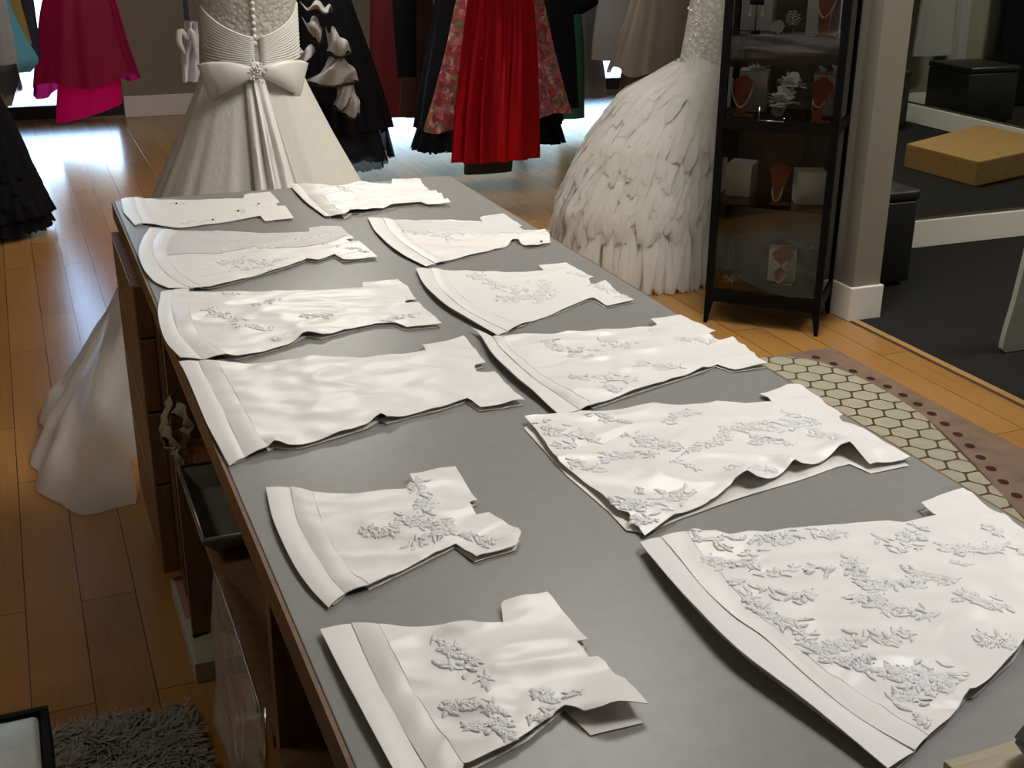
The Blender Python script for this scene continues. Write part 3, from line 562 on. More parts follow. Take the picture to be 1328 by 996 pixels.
# objects at the near right corner of the worktop
bd = thing('wooden_board', 'pale wood-grained board at the lower right corner of the worktop', 'board', (.98, .68, TZ))
obj('plank', B(.771, 1.19, .60, .764, TZ+.0005, TZ+.0085, .0015), 'board', bd, False)
cs = thing('plastic_block', 'black plastic block standing on the pale board at lower right', 'block', (.93, .71, TZ+.009))
bm = bmesh.new(); pr_ = [(.850, TZ+.0095), (.833, TZ+.032), (.863, TZ+.068), (.97, TZ+.068), (.995, TZ+.0095)]
a = [bm.verts.new((x, .655, z)) for x, z in pr_]; b_ = [bm.verts.new((x, .745, z)) for x, z in pr_]
bm.faces.new(a); bm.faces.new(b_[::-1])
for k in range(5): bm.faces.new((a[k], b_[k], b_[(k+1) % 5], a[(k+1) % 5]))
bmesh.ops.recalc_face_normals(bm, faces=bm.faces); bmesh.ops.bevel(bm, geom=bm.edges[:], offset=.004, segments=2, affect='EDGES'); obj('body', bm, 'plastic', cs, False)
# ------------------------------------------------------------------ dresses
def lev(py, pl, pr_, Y, k=.8, fold=.03):
    a, b_ = on_y(pl, py, Y), on_y(pr_, py, Y); return ((a.z+b_.z)/2, (a.x+b_.x)/2, Y, (b_.x-a.x)/2, (b_.x-a.x)/2*k, fold)
def skirt(levels, n=14, seed=1, hemf=None, res=150, sub=7):
    """surface of revolution through elliptical levels (z, cx, cy, rx, ry, fold depth) with n hanging folds that deepen downwards"""
    bm = bmesh.new(); rows = []; pts = [Vector(l[:3]) for l in levels]; L = []
    for i in range(len(levels)-1):
        for k in range(sub): t = k/sub; L.append([a+(b_-a)*t for a, b_ in zip(levels[i], levels[i+1])])
    L.append(list(levels[-1]))
    # smooth the profile
    for _ in range(3): L = [L[0]]+[[(a+2*b_+c)/4 for a, b_, c in zip(L[i-1], L[i], L[i+1])] for i in range(1, len(L)-1)]+[L[-1]]
    ph = [R.uniform(0, 6.28) for _ in range(4)]; nl = len(L)
    for i, (z, cx, cy, rx, ry, fo) in enumerate(L):
        row = []
        for k in range(res):
            t = 2*PI*k/res
            f = .55*math.sin(n*t+ph[0]+.6*math.sin(2*t+ph[1]))+.3*math.sin((n*1.7//1)*t+ph[2])+.5*noise.noise(Vector((math.cos(t)*2.2, math.sin(t)*2.2, seed+z*.6)))
            s = 1+fo*f; zz = z
            if hemf: zz = z + hemf(t, i/(nl-1))
            row.append(Vector((cx+rx*s*math.cos(t), cy+ry*s*math.sin(t), zz)))
        rows.append(row)
    grid(bm, rows, True); bmesh.ops.recalc_face_normals(bm, faces=bm.faces); return bm
def frill(cx, cy, z, rx, ry, drop, flare, n, seed, jag=.01, res=220, t0=0, t1=2*PI, amp=.18, slope=None):
    """one gathered ruffle hanging round an ellipse"""
    bm = bmesh.new(); rows = []; closed = abs(t1-t0-2*PI) < 1e-6; ph = R.uniform(0, 6)
    for j in range(6):
        v = j/5; row = []
        for k in range(res if closed else res+1):
            t = t0+(t1-t0)*k/res
            w = math.sin(n*t+ph+1.3*math.sin(3*t+seed))+.6*noise.noise(Vector((math.cos(t)*6, math.sin(t)*6, seed)))
            r = 1+ (flare*v + amp*flare*v*w*2)
            zz = z - drop*v*(1+.15*noise.noise(Vector((math.cos(t)*3, math.sin(t)*3, seed+7)))) + (jag*noise.noise(Vector((t*40, seed, 0))) if j == 5 else 0) + (slope(t) if slope else 0)
            row.append(Vector((cx+rx*r*math.cos(t), cy+ry*r*math.sin(t), max(.004, zz))))
        rows.append(row)
    grid(bm, rows, closed); return bm
RAILZ = 1.92
def hanger(x, y, ztop, parent):
    bm = bmesh.new(); tube(bm, [(x-.19, y, ztop-.04), (x, y, ztop+.03), (x+.19, y, ztop-.04)], .008, 6)
    tube(bm, [(x, y, ztop+.03), (x, y, RAILZ-.06), (x, y+.021, RAILZ-.012), (x, y+.018, RAILZ+.012), (x, y, RAILZ+.022), (x, y-.018, RAILZ+.012)], .0025, 6); obj('hanger', bm, 'blackmetal', parent)
def bodice(x, y, z0, w0, ztop, seed, wt=.15):
    return skirt([(ztop, x, y, wt, .05, 0), (ztop-.10, x, y, wt*1.05, .09, .01), ((ztop+z0)/2, x, y, (wt+w0)/2*.92, .10, .02), (z0, x, y, w0, w0*.6, .03)], 8, seed, None, 60, 4)
def hung(name, label, Y, lv, m, n=14, seed=1, k=.7, fold=.05, hemf=None, extra=None, top=None, group='gowns hanging along the back racks', nm='skirt'):
    """lv: (py, left px, right px) silhouette rows of the photo at depth Y"""
    LV = [lev(a, b_, c, Y, k, fold*(i/max(1, len(lv)-1)*.8+.2)) for i, (a, b_, c) in enumerate(lv)]
    t = thing('hanging_'+name, label, 'dress', (LV[-1][1], Y, max(0, LV[-1][0])), group)
    obj(nm, skirt(LV, n, seed, hemf), m, t)
    z0, x0, _, w0, _, _ = LV[0]
    if z0 < 1.6: obj('bodice', bodice(x0, Y, z0, w0, 1.72, seed), m, t)
    hanger(x0, Y, 1.72, t); return t, LV
def rail(x0, x1, y, label):
    t = thing('hanging_rail', label, 'rail', ((x0+x1)/2, y, RAILZ)); bm = bmesh.new(); tube(bm, [(x0, y, RAILZ), (x1, y, RAILZ)], .013, 10); obj('bar', bm, 'chrome', t)
    for x in (x0+.1, x1-.1): bm = bmesh.new(); tube(bm, [(x, y, RAILZ), (x, y, 2.999)], .01, 8); obj('rod', bm, 'chrome', t)
# --- white wedding gown with bow at the far end of the table
GX, GY = .775, 4.32
wg = thing('wedding_gown', 'ivory wedding gown with a large satin bow, standing behind the worktop', 'dress', (GX, GY, 0))
sk = [(1.175, GX, GY, .160, .13, 0), (1.10, GX, GY, .185, .155, .006), (.92, GX, GY, .27, .24, .012), (.738, GX, GY, .365, .335, .018), (.44, GX, GY, .50, .47, .022), (.2, GX, GY, .59, .57, .025), (.012, GX, GY, .65, .65, .03)]
obj('skirt', skirt(sk, 22, 3), 'ivory', wg)
bd_ = [(1.62, GX, GY, .20, .12, 0), (1.52, GX, GY, .205, .14, .0), (1.40, GX, GY, .168, .125, .0), (1.30, GX, GY, .157, .12, .0), (1.17, GX, GY, .162, .13, 0)]
bo = obj('bodice', skirt(bd_, 6, 4, None, 120, 6), 'ivory_lace', wg)
bm = bmesh.new()                                  # ruched satin band crossing below the lace
for s in (-1, 1):
    for q in range(15):
        pts = []
        for i in range(13):
            t = -PI/2+s*(.06+i/12*1.25); z = 1.178+q*.0060+(i/12)**1.4*(.012+.088*q/14); rx = .160+.004; pts.append((GX+rx*math.cos(t)*1.01, GY+.131*math.sin(t), z))
        tube(bm, pts, .0046, 6)
obj('ruched_waist', bm, 'sash', wg)
bm = bmesh.new()
for i in range(15): z = 1.245+i*.021; ball(bm, (GX-.006, GY-.128-(.004 if z > 1.45 else 0), z), .008, 2)
obj('button_row', bm, 'pearl', wg)
bow = obj('bow_knot', (lambda b_: (ball(b_, (GX-.015, GY-.165, 1.160), .030, 2, (1, .7, 1.1)), b_)[1])(bmesh.new()), 'sash', wg)
bm = bmesh.new()
for k in range(40):
    q = Vector((R.gauss(0, .014), 0, R.gauss(0, .018))); ball(bm, (GX-.015+q.x, GY-.186, 1.162+q.z), R.uniform(.003, .0055), 1)
o = obj('jewel', bm, 'crystal', bow); o['label'] = 'glittering brooch at the bow knot'
for s, W in ((-1, .158), (1, .158)):              # two puffed loops of the bow
    bm = bmesh.new(); rows = []
    for i in range(22):
        u = i/21; h = .014+.046*min(1, u*1.1)**.8; dz = -.012*u - (.020*u*u if s < 0 else .028*u*u); th = max(.006, math.sin(min(1, u*.98)*PI))**.7*.019
        x = GX-.015+s*(.008+W*u); y = GY-.172+u*u*.05; row = []
        for k in range(20):
            t = 2*PI*k/20; row.append(Vector((x+s*(.018*math.sin(t)*u if u > .8 else 0), y-th*math.cos(t)*.9-.006, 1.160+dz+h*math.sin(t)+.006*math.sin(3*t+u*6)*u)))
        rows.append(row)
    V = grid(bm, rows, True); bm.faces.new(V[-1]); bmesh.ops.recalc_face_normals(bm, faces=bm.faces); obj('bow_loop', bm, 'sash', bow)
def tail(x0, x1, z1, off, seed):
    bm = bmesh.new(); rows = []
    for i in range(40):
        v = i/39; z = 1.14-(1.14-z1)*v; rr = [l for l in sk if l[0] >= z][-1]; nx = [l for l in sk if l[0] < z][0]; f = (rr[0]-z)/(rr[0]-nx[0]); ry = rr[4]+(nx[4]-rr[4])*f
        xc = x0+(x1-x0)*v; hw = .018+.042*min(1, v*1.4); row = []
        for k in range(13):
            u = k/12*2-1; xx = xc+hw*u; dx = (xx-GX)/(ry*1.08); yy = GY-ry*math.sqrt(max(.05, 1-dx*dx))*1.03-.018-off+.016*math.sin(u*5+seed+v*2)*min(1, v*3)
            row.append(Vector((xx, yy, z)))
        rows.append(row)
    grid(bm, rows); return bm
solid(obj('bow_tail', tail(GX-.03, GX-.02, .40, .0, 1), 'sash', bow), .002); solid(obj('bow_tail', tail(GX-.01, GX+.075, .36, .012, 3.4), 'sash', bow), .002)
# train spilling to the floor past the table corner
Tt = cr([(.36, 4.50, .55), (.31, 4.30, .55), (.335, 4.12, .56), (.40, 3.98, .56)], 44)
Th = cr([(.0, 4.45, .006), (-.06, 4.10, .006), (-.085, 3.82, .006), (-.05, 3.58, .006), (.05, 3.455, .006), (.185, 3.455, .006)], 44)
bm = bmesh.new(); rows = []
for i in range(44):
    u = i/43; row = []
    for j in range(34):
        v = j/33; p = Tt[i].lerp(Th[i], v**1.28); p.z = Tt[i].z*(1-v)**1.02*(1-.0*v)+.006
        nx = (Th[i]-Tt[i]); nx.z = 0; nx.normalize(); n = math.sin(u*26+noise.noise(Vector((u*3, v*2, 1)))*4)*.030*v+noise.noise(Vector((u*9, v*4, 5)))*.07*v
        lump = max(0, noise.noise(Vector((u*6, v*5, 9))))*.06*v**2*(1-max(0, v-.9)*6)
        q = p-nx*max(-.03, n)*(.8 if v < .97 else .5); q.z += lump
        if q.y < 3.58: q.x = min(q.x, .198)
        if q.x > .19 and q.y < 3.575: q.y = max(q.y, 3.43)
        row.append(q)
    rows.append(row)
grid(bm, rows); obj('train', bm, 'train', wg)
bm = bmesh.new(); tube(bm, [(GX, GY, .03), (GX, GY, 1.2)], .018, 10); tube(bm, [(GX, GY, 0.0), (GX, GY, .03)], [.17, .15], 24); obj('mannequin_stand', bm, 'blackmetal', wg)
# small white satin ribbon thing hanging beside the gown
wr_ = thing('hanging_ribbon_belt', 'small white ribbon bow hanging at the left of the ivory gown', 'ribbon', on_y(243, 70, 5.2))
c = on_y(243, 45, 5.2)
bm = bmesh.new(); rows = []
for i in range(14):
    v = i/13; z = on_y(243, 28+78*v, 5.2).z; x0 = on_y(242-6*v-(3 if v > .5 else 0), 60, 5.2).x; x1 = on_y(258-2*v, 60, 5.2).x
    rows.append([Vector((x0+(x1-x0)*k/10, 5.2+.02*math.sin(k*1.1+v*4), z)) for k in range(11)])
grid(bm, rows); solid(obj('ribbon', bm, 'ribbon', wr_), .003)
bm = bmesh.new()
for s in (-1, 1): tube(bm, cr([c+Vector((0, -.03, -.02)), c+Vector((s*.02-.01, -.04, .02)), c+Vector((s*.03-.01, -.04, -.02)), c+Vector((s*.02, -.035, -.07))], 14), [.005+.008*math.sin(PI*i/13) for i in range(14)], 8)
obj('bow', bm, 'ribbon', wr_); bm = bmesh.new(); a, b_ = on_y(237, 2, 5.2), on_y(245, 26, 5.2); box(bm, a.x, b_.x, 5.19, 5.20, b_.z, RAILZ); obj('black_strap', bm, 'navy', wr_, False)
rail(.25, 1.3, 5.2, 'ceiling-hung rail above the small ribbon belt')
# --- far left group
rail(-1.6, 1.1, 9.7, 'far left ceiling-hung rail in front of the window')
t, LV = hung('gown', 'long fuchsia gown hanging before the bright window', 9.7, [(-90, 92, 122), (-60, 78, 128), (0, 52, 148), (60, 44, 164), (103, 40, 178)], 'fuchsia', 9, 11, .55, .09, hemf=lambda th, v: (-.10*max(0, math.cos(th-2.6))-.04*math.sin(3*th))*v**3)
u = [lev(0, 95, 130, 9.66, .5, .02), lev(60, 78, 150, 9.66, .6, .05), lev(120, 74, 157, 9.66, .6, .06), lev(143, 72, 158, 9.66, .6, .07)]
o = obj('underskirt', skirt(u, 5, 12, lambda th, v: (.06*math.cos(th)-.02)*v**4), 'fuchsia2', t); o['label'] = 'longer bright fuchsia layer lit from behind'
rail(-1.6, .5, 8.6, 'ceiling-hung rail at the left edge of the photo')
t, LV = hung('gown', 'sky blue satin gown with flipped hem at the left edge', 8.8, [(-60, -20, 4), (0, -34, 10), (50, -44, 34), (80, -48, 52), (94, -50, 40)], 'blue', 8, 21, .5, .08)
hung('gown', 'mustard yellow gown behind the sky blue one at top left', 9.12, [(-60, -5, 14), (0, -14, 26), (30, -16, 34), (58, -18, 41)], 'yellow', 7, 22, .25, .05)
hung('gown', 'dark navy gown between the mustard and fuchsia gowns', 9.38, [(-60, 14, 36), (0, 8, 44), (45, 4, 50), (80, 2, 52)], 'navy', 9, 23, .2, .07)
t, LV = hung('gown', 'pale grey gown with black lace hem at the left edge', 8.3, [(-60, -26, -4), (0, -38, 8), (60, -46, 20), (100, -50, 26), (138, -52, 16)], 'greylace', 8, 24, .5, .05)
lz = lev(112, -50, 25, 8.3); bm = frill(lz[1], 8.3, on_y(0, 82, 8.3).z, lz[3]*1.03, lz[4]*1.05, on_y(0, 82, 8.3).z-on_y(0, 118, 8.3).z, .08, 9, 25, .05); o = obj('lace_hem', bm, 'blacklace', t); o['label'] = 'black lace border'
# black ruffled ball gown standing at the left edge
bg = thing('ball_gown', 'black tiered ruffled gown on the floor at the left edge', 'dress', (-.32, 7.05, 0))
BL = [lev(60, -110, -40, 7.05, .8, .01), lev(140, -110, 8, 7.05, .8, .03), lev(200, -125, 36, 7.05, .8, .05), lev(250, -135, 52, 7.05, .8, .06), lev(302, -138, 52, 7.05, .8, .06)]
BL[-1] = (.02,)+BL[-1][1:]
obj('skirt', skirt(BL, 12, 31), 'blackcloth', bg)
for i in range(9):
    v = i/8; py = 130+v*135; l = lev(py, -115-20*v, 4+56*min(1, v*1.15), 7.05); obj('ruffle', frill(l[1], 7.05, l[0], l[3]*.98, l[3]*.8, .12, .10, 17+i, 32+i, .02), 'blackcloth', bg)
z0, x0, _, w0, _, _ = BL[0]; obj('bodice', skirt([(1.45, x0, 7.05, .19, .12, 0), (1.2, x0, 7.05, .15, .11, 0), (z0, x0, 7.05, w0, w0*.8, .01)], 6, 33, None, 80), 'blackcloth', bg)
# --- black and white ruffled gown right of the ivory gown
rail(1.3, 2.4, 7.6, 'ceiling-hung rail behind the ivory gown')
t, LV = hung('gown', 'black ruffled gown with white lace-edged panels, right of ivory gown', 7.6, [(-50, 395, 440), (0, 385, 455), (60, 388, 476), (120, 398, 496), (165, 404, 508)], 'blackcloth', 11, 41, .7, .07)
for i, (py, a, b_) in enumerate(((30, 384, 462), (75, 386, 478), (115, 394, 490), (150, 400, 500))):
    l = lev(py, a, b_, 7.6); obj('ruffle', frill(l[1], 7.6, l[0], l[3]*.96, l[3]*.68, .26, .16, 13, 42+i, .02, amp=.3), 'blacksheer' if i == 3 else 'blackcloth', t)
l = lev(170, 420, 505, 7.6); obj('hem_ruffle', frill(l[1]-.05, 7.6, l[0]+.02, l[3]*.9, l[3]*.7, .24, .22, 7, 49, .02, amp=.35), 'blacksheer', t)
def swag(pts, w0, w1, dy, m, nm, par, lab):
    bm = bmesh.new(); sp = cr(pts, 16); rows = []
    for i, p in enumerate(sp):
        v = i/15; w = w0+(w1-w0)*v; rows.append([p+Vector((w*u, dy*(1-u*u)*-1+.012*math.sin(u*7+v*3), .02*math.sin(u*4+v*5))) for u in [k/6-1 for k in range(13)]])
    grid(bm, rows); o = solid(obj(nm, bm, m, par), .003); o['label'] = lab
for k, (a, b_, w0, w1) in enumerate((((402, 25), (412, 52), .05, .02), ((428, 38), (440, 70), .03, .07), ((437, 72), (430, 108), .04, .16), ((447, 98), (440, 140), .06, .03), ((398, 62), (385, 78), .05, .03), ((452, 112), (456, 150), .03, .05), ((404, 5), (420, 15), .07, .05))):
    p, q = on_y(*a, 7.27), on_y(*b_, 7.22); swag([p, (p+q)/2+Vector((.01, -.03, 0)), q], w0, w1, .03, 'cream', 'white_panel', t, 'white satin panel')
    tb = bmesh.new(); tube(tb, [q+Vector((-w1, .0, 0)), q+Vector((0, -.05, -.012)), q+Vector((w1, 0, 0))], .009, 6); obj('lace_edge', tb, 'blacklace', t)
# --- centre rack
rail(1.9, 4.3, 7.4, 'ceiling-hung rail above the red sequined gown'); rail(2.2, 6.4, 8.9, 'ceiling-hung rail nearest the right hand window')
hung('gown', 'dark red satin gown between the black gowns', 8.9, [(-50, 484, 512), (0, 480, 522), (80, 480, 534), (150, 478, 548)], 'darkred', 6, 51, .4, .06)
hung('gown', 'dark brown satin gown beside the dark red one', 8.3, [(-50, 528, 556), (0, 526, 560), (60, 522, 574), (150, 520, 585)], 'brown', 7, 52, .4, .07)
hung('gown', 'slim black gown in front of the dark red one', 7.95, [(-50, 512, 532), (0, 508, 540), (60, 512, 540), (100, 516, 540)], 'blackcloth', 5, 53, .4, .05)
t, LV = hung('gown', 'black ruffled gown whose hem shows under the floral gown', 7.7, [(-50, 570, 690), (0, 566, 700), (60, 556, 712), (120, 545, 722), (160, 540, 726)], 'blackcloth', 10, 54, .45, .05)
for i in range(5): l = lev(60+i*24, 560-i*5, 710+i*4, 7.7); obj('ruffle', frill(l[1], 7.7, l[0], l[3]*.97, l[3]*.45, .16, .07, 19, 55+i, .02, amp=.3), 'blackcloth', t)
hung('gown', 'pink and cream floral print gown flaring at the hem', 7.15, [(-50, 606, 692), (0, 592, 704), (60, 580, 716), (120, 564, 730), (152, 553, 738)], 'floral', 9, 61, .36, .06, hemf=lambda th, v: (.05*math.sin(th+1)+.02*math.sin(5*th))*v**3)
t, LV = hung('gown', 'red sequined gown hanging in front of the floral gown', 6.6, [(-50, 615, 672), (0, 610, 690), (70, 604, 692), (140, 599, 690), (207, 598, 688)], 'sequin', 11, 62, .35, .34)
hung('gown', 'dark green velvet gown nearly hidden beneath the red sequins', 6.80, [(0, 618, 676), (100, 610, 674), (180, 604, 668), (224, 602, 664)], 'darkgreen', 6, 63, .22, .06)
hung('gown', 'dark charcoal gown hanging right of the floral print', 7.5, [(-50, 704, 740), (0, 700, 742), (60, 706, 746), (140, 712, 750)], 'blackcloth', 5, 64, .4, .05)
t, LV = hung('gown', 'black gown with short ruffled tier above the green gown', 7.9, [(-50, 732, 768), (-10, 726, 776), (6, 722, 776), (18, 720, 756)], 'blackcloth', 7, 65, .5, .06)
hung('gown', 'green satin gown reaching the floor near the right window', 8.9, [(-50, 722, 746), (0, 722, 752), (60, 724, 757), (153, 726, 757)], 'green', 6, 66, .5, .06)
hung('gown', 'white lace gown right of the green satin gown', 9.2, [(-50, 756, 776), (0, 754, 776), (50, 754, 776), (95, 754, 784), (126, 756, 786)], 'paleln', 6, 67, .5, .08)
hung('gown', 'pale silver satin gown left of the taupe tulle gown', 8.6, [(-50, 782, 812), (0, 776, 822), (45, 770, 834), (76, 768, 838)], 'paleln', 5, 68, .5, .06)
rail(2.9, 4.2, 6.4, 'ceiling-hung rail above the taupe tulle gown')
t, LV = hung('gown', 'taupe tulle gown with a darker lining, behind the white mermaid gown', 6.4, [(-50, 832, 880), (0, 820, 896), (50, 804, 902), (92, 791, 908)], 'taupe', 12, 71, .45, .07, hemf=lambda th, v: (-.05*math.cos(th)-.03+.02*math.sin(6*th))*v**3)
u = [lev(40, 830, 890, 6.42, .5, .02), lev(90, 808, 890, 6.42, .5, .04), lev(137, 803, 892, 6.42, .5, .05)]; obj('lining', skirt(u, 7, 72), 'taupe2', t)
# --- white mermaid gown beside the cabinet
mx0, my0 = 2.66, 5.15
mg = thing('mermaid_gown', 'white mermaid gown with tulle ruffled skirt beside the display cabinet', 'dress', (mx0, my0, 0))
kx = on_y(925, 60, my0).x
ML = [(1.62, kx+.01, my0, .14, .11, 0), (1.45, kx+.02, my0, .125, .11, 0), (1.30, kx+.01, my0, .125, .115, 0), (1.10, kx, my0, .135, .14, 0), (.95, kx-.01, my0, .15, .15, 0), (.86, kx-.01, my0, .15, .15, 0)]
obj('bodice', skirt(ML, 6, 81, None, 120, 6), 'merm', mg)
bm = bmesh.new()
for k in range(150):
    z = R.uniform(.86, 1.4); t_ = R.uniform(PI*.95, PI*1.9); l = [q for q in ML if q[0] >= z][-1]; l2 = [q for q in ML if q[0] < z][0]; f = (l[0]-z)/(l[0]-l2[0]); rx, ry, cx_ = l[3]+(l2[3]-l[3])*f, l[4]+(l2[4]-l[4])*f, l[1]+(l2[1]-l[1])*f
    for _ in range(4): ball(bm, (cx_+rx*math.cos(t_)*1.015+R.gauss(0, .006), my0+ry*math.sin(t_)*1.015, z+R.gauss(0, .008)), R.uniform(.003, .006), 1)
obj('bead_trim', bm, 'crystal', mg)
SK = [(z, 3.165-rx, my0, rx, ry, fo) for z, rx, ry, fo in ((.99, .135, .14, .0), (.95, .175, .17, .02), (.86, .255, .23, .03), (.66, .335, .29, .04), (.36, .41, .33, .05), (.012, .43, .36, .05))]
obj('underskirt', skirt(SK, 16, 82), 'ruffle', mg)
def skat(z):
    for a, b_ in zip(SK, SK[1:]):
        if b_[0] <= z <= a[0]: f = (a[0]-z)/(a[0]-b_[0]); return [p+(q-p)*f for p, q in zip(a, b_)]
    return SK[-1]
def tufts(z0, z1, n, L0, L1, wd, seed, out):
    """layer of soft ragged tulle strips hanging from the skirt"""
    bm = bmesh.new()
    for k in range(n):
        t = R.uniform(0, 2*PI); z = R.uniform(z0, z1)+.05*math.sin(2*t+seed)+.03*noise.noise(Vector((math.cos(t)*3, math.sin(t)*3, seed))); l = skat(min(.97, max(.05, z))); L_ = min(R.uniform(L0, L1), z-.004)
        rows = []; dt = wd/l[3]*R.uniform(.6, 1.3); sl = R.uniform(-.12, .12); o_ = R.uniform(.0, out)
        for j in range(5):
            v = j/4; zz = z-L_*v; l2 = skat(max(.012, min(.97, zz))); w = dt*(.5+.6*v)*(1 if j < 4 else .55); rr = 1+.012+o_*(math.sin(v*2.2)+.25*v)
            rows.append([Vector((min(3.225, l2[1]+l2[3]*rr*math.cos(t+sl*v+w*u)), my0+l2[4]*rr*math.sin(t+sl*v+w*u)-.004*abs(u), max(.004, zz+.012*R.uniform(-1, 1)*(j == 4)))) for u in (-1, 0, 1)])
        grid(bm, rows)
    return bm
for i in range(8):
    obj('ruffle', tufts(.92-i*.08, .99-i*.08, 300+i*24, .09, .21, .017, i*1.7, .085), 'ruffle', mg)
obj('hem_ruffle', tufts(.30, .40, 420, .30, .40, .016, 3, .10), 'ruffle', mg)
bm = bmesh.new(); tube(bm, [(kx, my0, .02), (kx, my0, .9)], .018, 8); tube(bm, [(kx, my0, 0), (kx, my0, .02)], [.16, .15], 20); obj('mannequin_stand', bm, 'blackmetal', mg)

# ------------------------------------------------------------------ display cabinet
A_ = Vector((2.645, 4.363, 0)); B_ = Vector((2.996, 4.028, 0)); UX = (B_-A_); CW = UX.length; UX.normalize(); UY = Vector((-UX.y, UX.x, 0)); CD = .345
cb = thing('display_cabinet', 'black framed glass display cabinet with tapered legs and jewellery', 'cabinet', (A_.x, A_.y, 0))
def ob(a0, a1, b0, b1, z0, z1, bev=0):
    bm = bmesh.new(); obox(bm, A_, UX, UY, a0, a1, b0, b1, z0, z1, bev); return bm
pw = .030
for a0 in (0, CW-pw):
    for b0 in (0, CD-pw):
        obj('post', ob(a0, a0+pw, b0, b0+pw, .15, 1.80), 'blackmetal', cb, False)
        bm = bmesh.new(); V = []
        ins = .012; ca = a0 if a0 == 0 else a0+pw; cb_ = b0 if b0 == 0 else b0+pw; sa = 1 if a0 == 0 else -1; sb = 1 if b0 == 0 else -1
        for z, w in ((.0, .014), (.15, .042)):
            V.append([bm.verts.new(A_+UX*(ca+sa*q[0])+UY*(cb_+sb*q[1])+Vector((0, 0, z))) for q in ((0, 0), (w, 0), (w, w), (0, w))])
        for k in range(4): bm.faces.new((V[0][k], V[0][(k+1) % 4], V[1][(k+1) % 4], V[1][k]))
        bm.faces.new(V[0]); bm.faces.new(V[1]); bmesh.ops.recalc_face_normals(bm, faces=bm.faces); obj('leg', bm, 'blackmetal', cb, False)
for nm, z0, z1 in (('base', .10, .155), ('middle_rail', .832, .875), ('top', 1.78, 1.82)): obj(nm, ob(.0015, CW-.0015, .0015, CD-.0015, z0, z1), 'blackmetal', cb, False)
for z in (.517, 1.197, 1.50): obj('glass_shelf', ob(.012, CW-.012, .012, CD-.012, z, z+.007), 'shelfglass', cb, False)
for nm, a in (('front_glass', (pw, CW-pw, .008, .011)), ('back_glass', (pw, CW-pw, CD-.011, CD-.008)), ('side_glass', (.008, .011, pw, CD-pw)), ('side_glass', (CW-.011, CW-.008, pw, CD-pw))):
    for z0, z1 in ((.156, .831), (.876, 1.779)): obj(nm, ob(*a, z0, z1), 'smoked' if nm == 'back_glass' else 'glass', cb, False)
GR = 'risers in the display cabinet'; GN = 'terracotta necklace stands in the display cabinet'
def riser(nm_l, px, py, zb, w, d, h, m='grey', turn=0):
    p = px if isinstance(px, Vector) else on_z(px, py, zb); t = (p-A_); a, b_ = t.dot(UX), t.dot(UY); t = thing('display_riser', nm_l, 'riser', (p.x, p.y, zb), GR)
    ux = (UX*math.cos(turn)+UY*math.sin(turn)); uy = Vector((-ux.y, ux.x, 0)); bm = bmesh.new(); obox(bm, Vector((p.x, p.y, 0)), ux, uy, -w/2, w/2, 0, d, zb+.001, zb+h)
    bmesh.ops.bevel(bm, geom=bm.edges[:], offset=.002, segments=1, affect='EDGES'); obj('block', bm, m, t, False)
    bm = bmesh.new(); obox(bm, Vector((p.x, p.y, 0)), ux, uy, -w/2-.001, w/2+.001, -.001, d+.001, zb+h-.012, zb+h+.001); obj('lid', bm, m, t, False); return p, t
def stand(lab, px, py, zb, h, turn=0, lean=.05, necklace=None):
    """easel bust: shouldered board leaning back on a flat foot"""
    p = on_z(px, py, zb); ux = UX*math.cos(turn)+UY*math.sin(turn); uy = Vector((-ux.y, ux.x, 0)); t = thing('necklace_stand', lab, 'stand', (p.x, p.y, zb), GN)
    p = p+UY*.034
    prof = [(.016, 0), (.018, .12), (.024, .4), (.033, .66), (.047, .82), (.034, .90), (.020, .94), (.014, 1.0)]
    bm = bmesh.new(); L = []
    for s, dy in ((0, 0), (1, .010)):
        ring = [(x, v) for x, v in prof]+[(-x, v) for x, v in prof[::-1]]
        L.append([bm.verts.new(p+ux*x+uy*(v*lean-.010*math.sin(PI*min(1, v*1.1))*(1 if s == 0 else .2)+dy)+Vector((0, 0, .003+v*h))) for x, v in ring])
    bm.faces.new(L[0]); bm.faces.new(L[1][::-1]); n = len(L[0])
    for k in range(n): bm.faces.new((L[0][k], L[1][k], L[1][(k+1) % n], L[0][(k+1) % n]))
    bmesh.ops.recalc_face_normals(bm, faces=bm.faces); obj('bust', bm, 'orange', t, False)
    bm = bmesh.new(); obox(bm, p, ux, uy, -.024, .050, -.012, .03, p.z+.0005, p.z+.007); 
    for v in bm.verts: pass
    o = obj('foot', bm, 'orange', t, False)
    if necklace:
        kind, wx, z0f, z1f = necklace; lab2 = {'pearl': 'pearl necklace draped over the '+lab, 'crystal': 'beaded silver necklace on the '+lab}[kind]
        nk = thing('hanging_necklace', ' '.join(lab2.split()[:15]), 'necklace', p+Vector((0, 0, h*z0f)), 'necklaces in the display cabinet'); bm = bmesh.new(); N = 30
        for i in range(N):
            a = -PI/2+ (i/(N-1)-.5)*PI*1.15*1; x = wx*math.sin((i/(N-1)-.5)*PI); v = z1f+(z0f-z1f)*abs((i/(N-1)-.5)*2)**1.6
            ball(bm, p+ux*x+uy*(v*lean-.017)+Vector((0, 0, v*h)), .0042 if kind == 'pearl' else .0036, 1)
        obj('strand', bm, kind, nk)
    return p, t
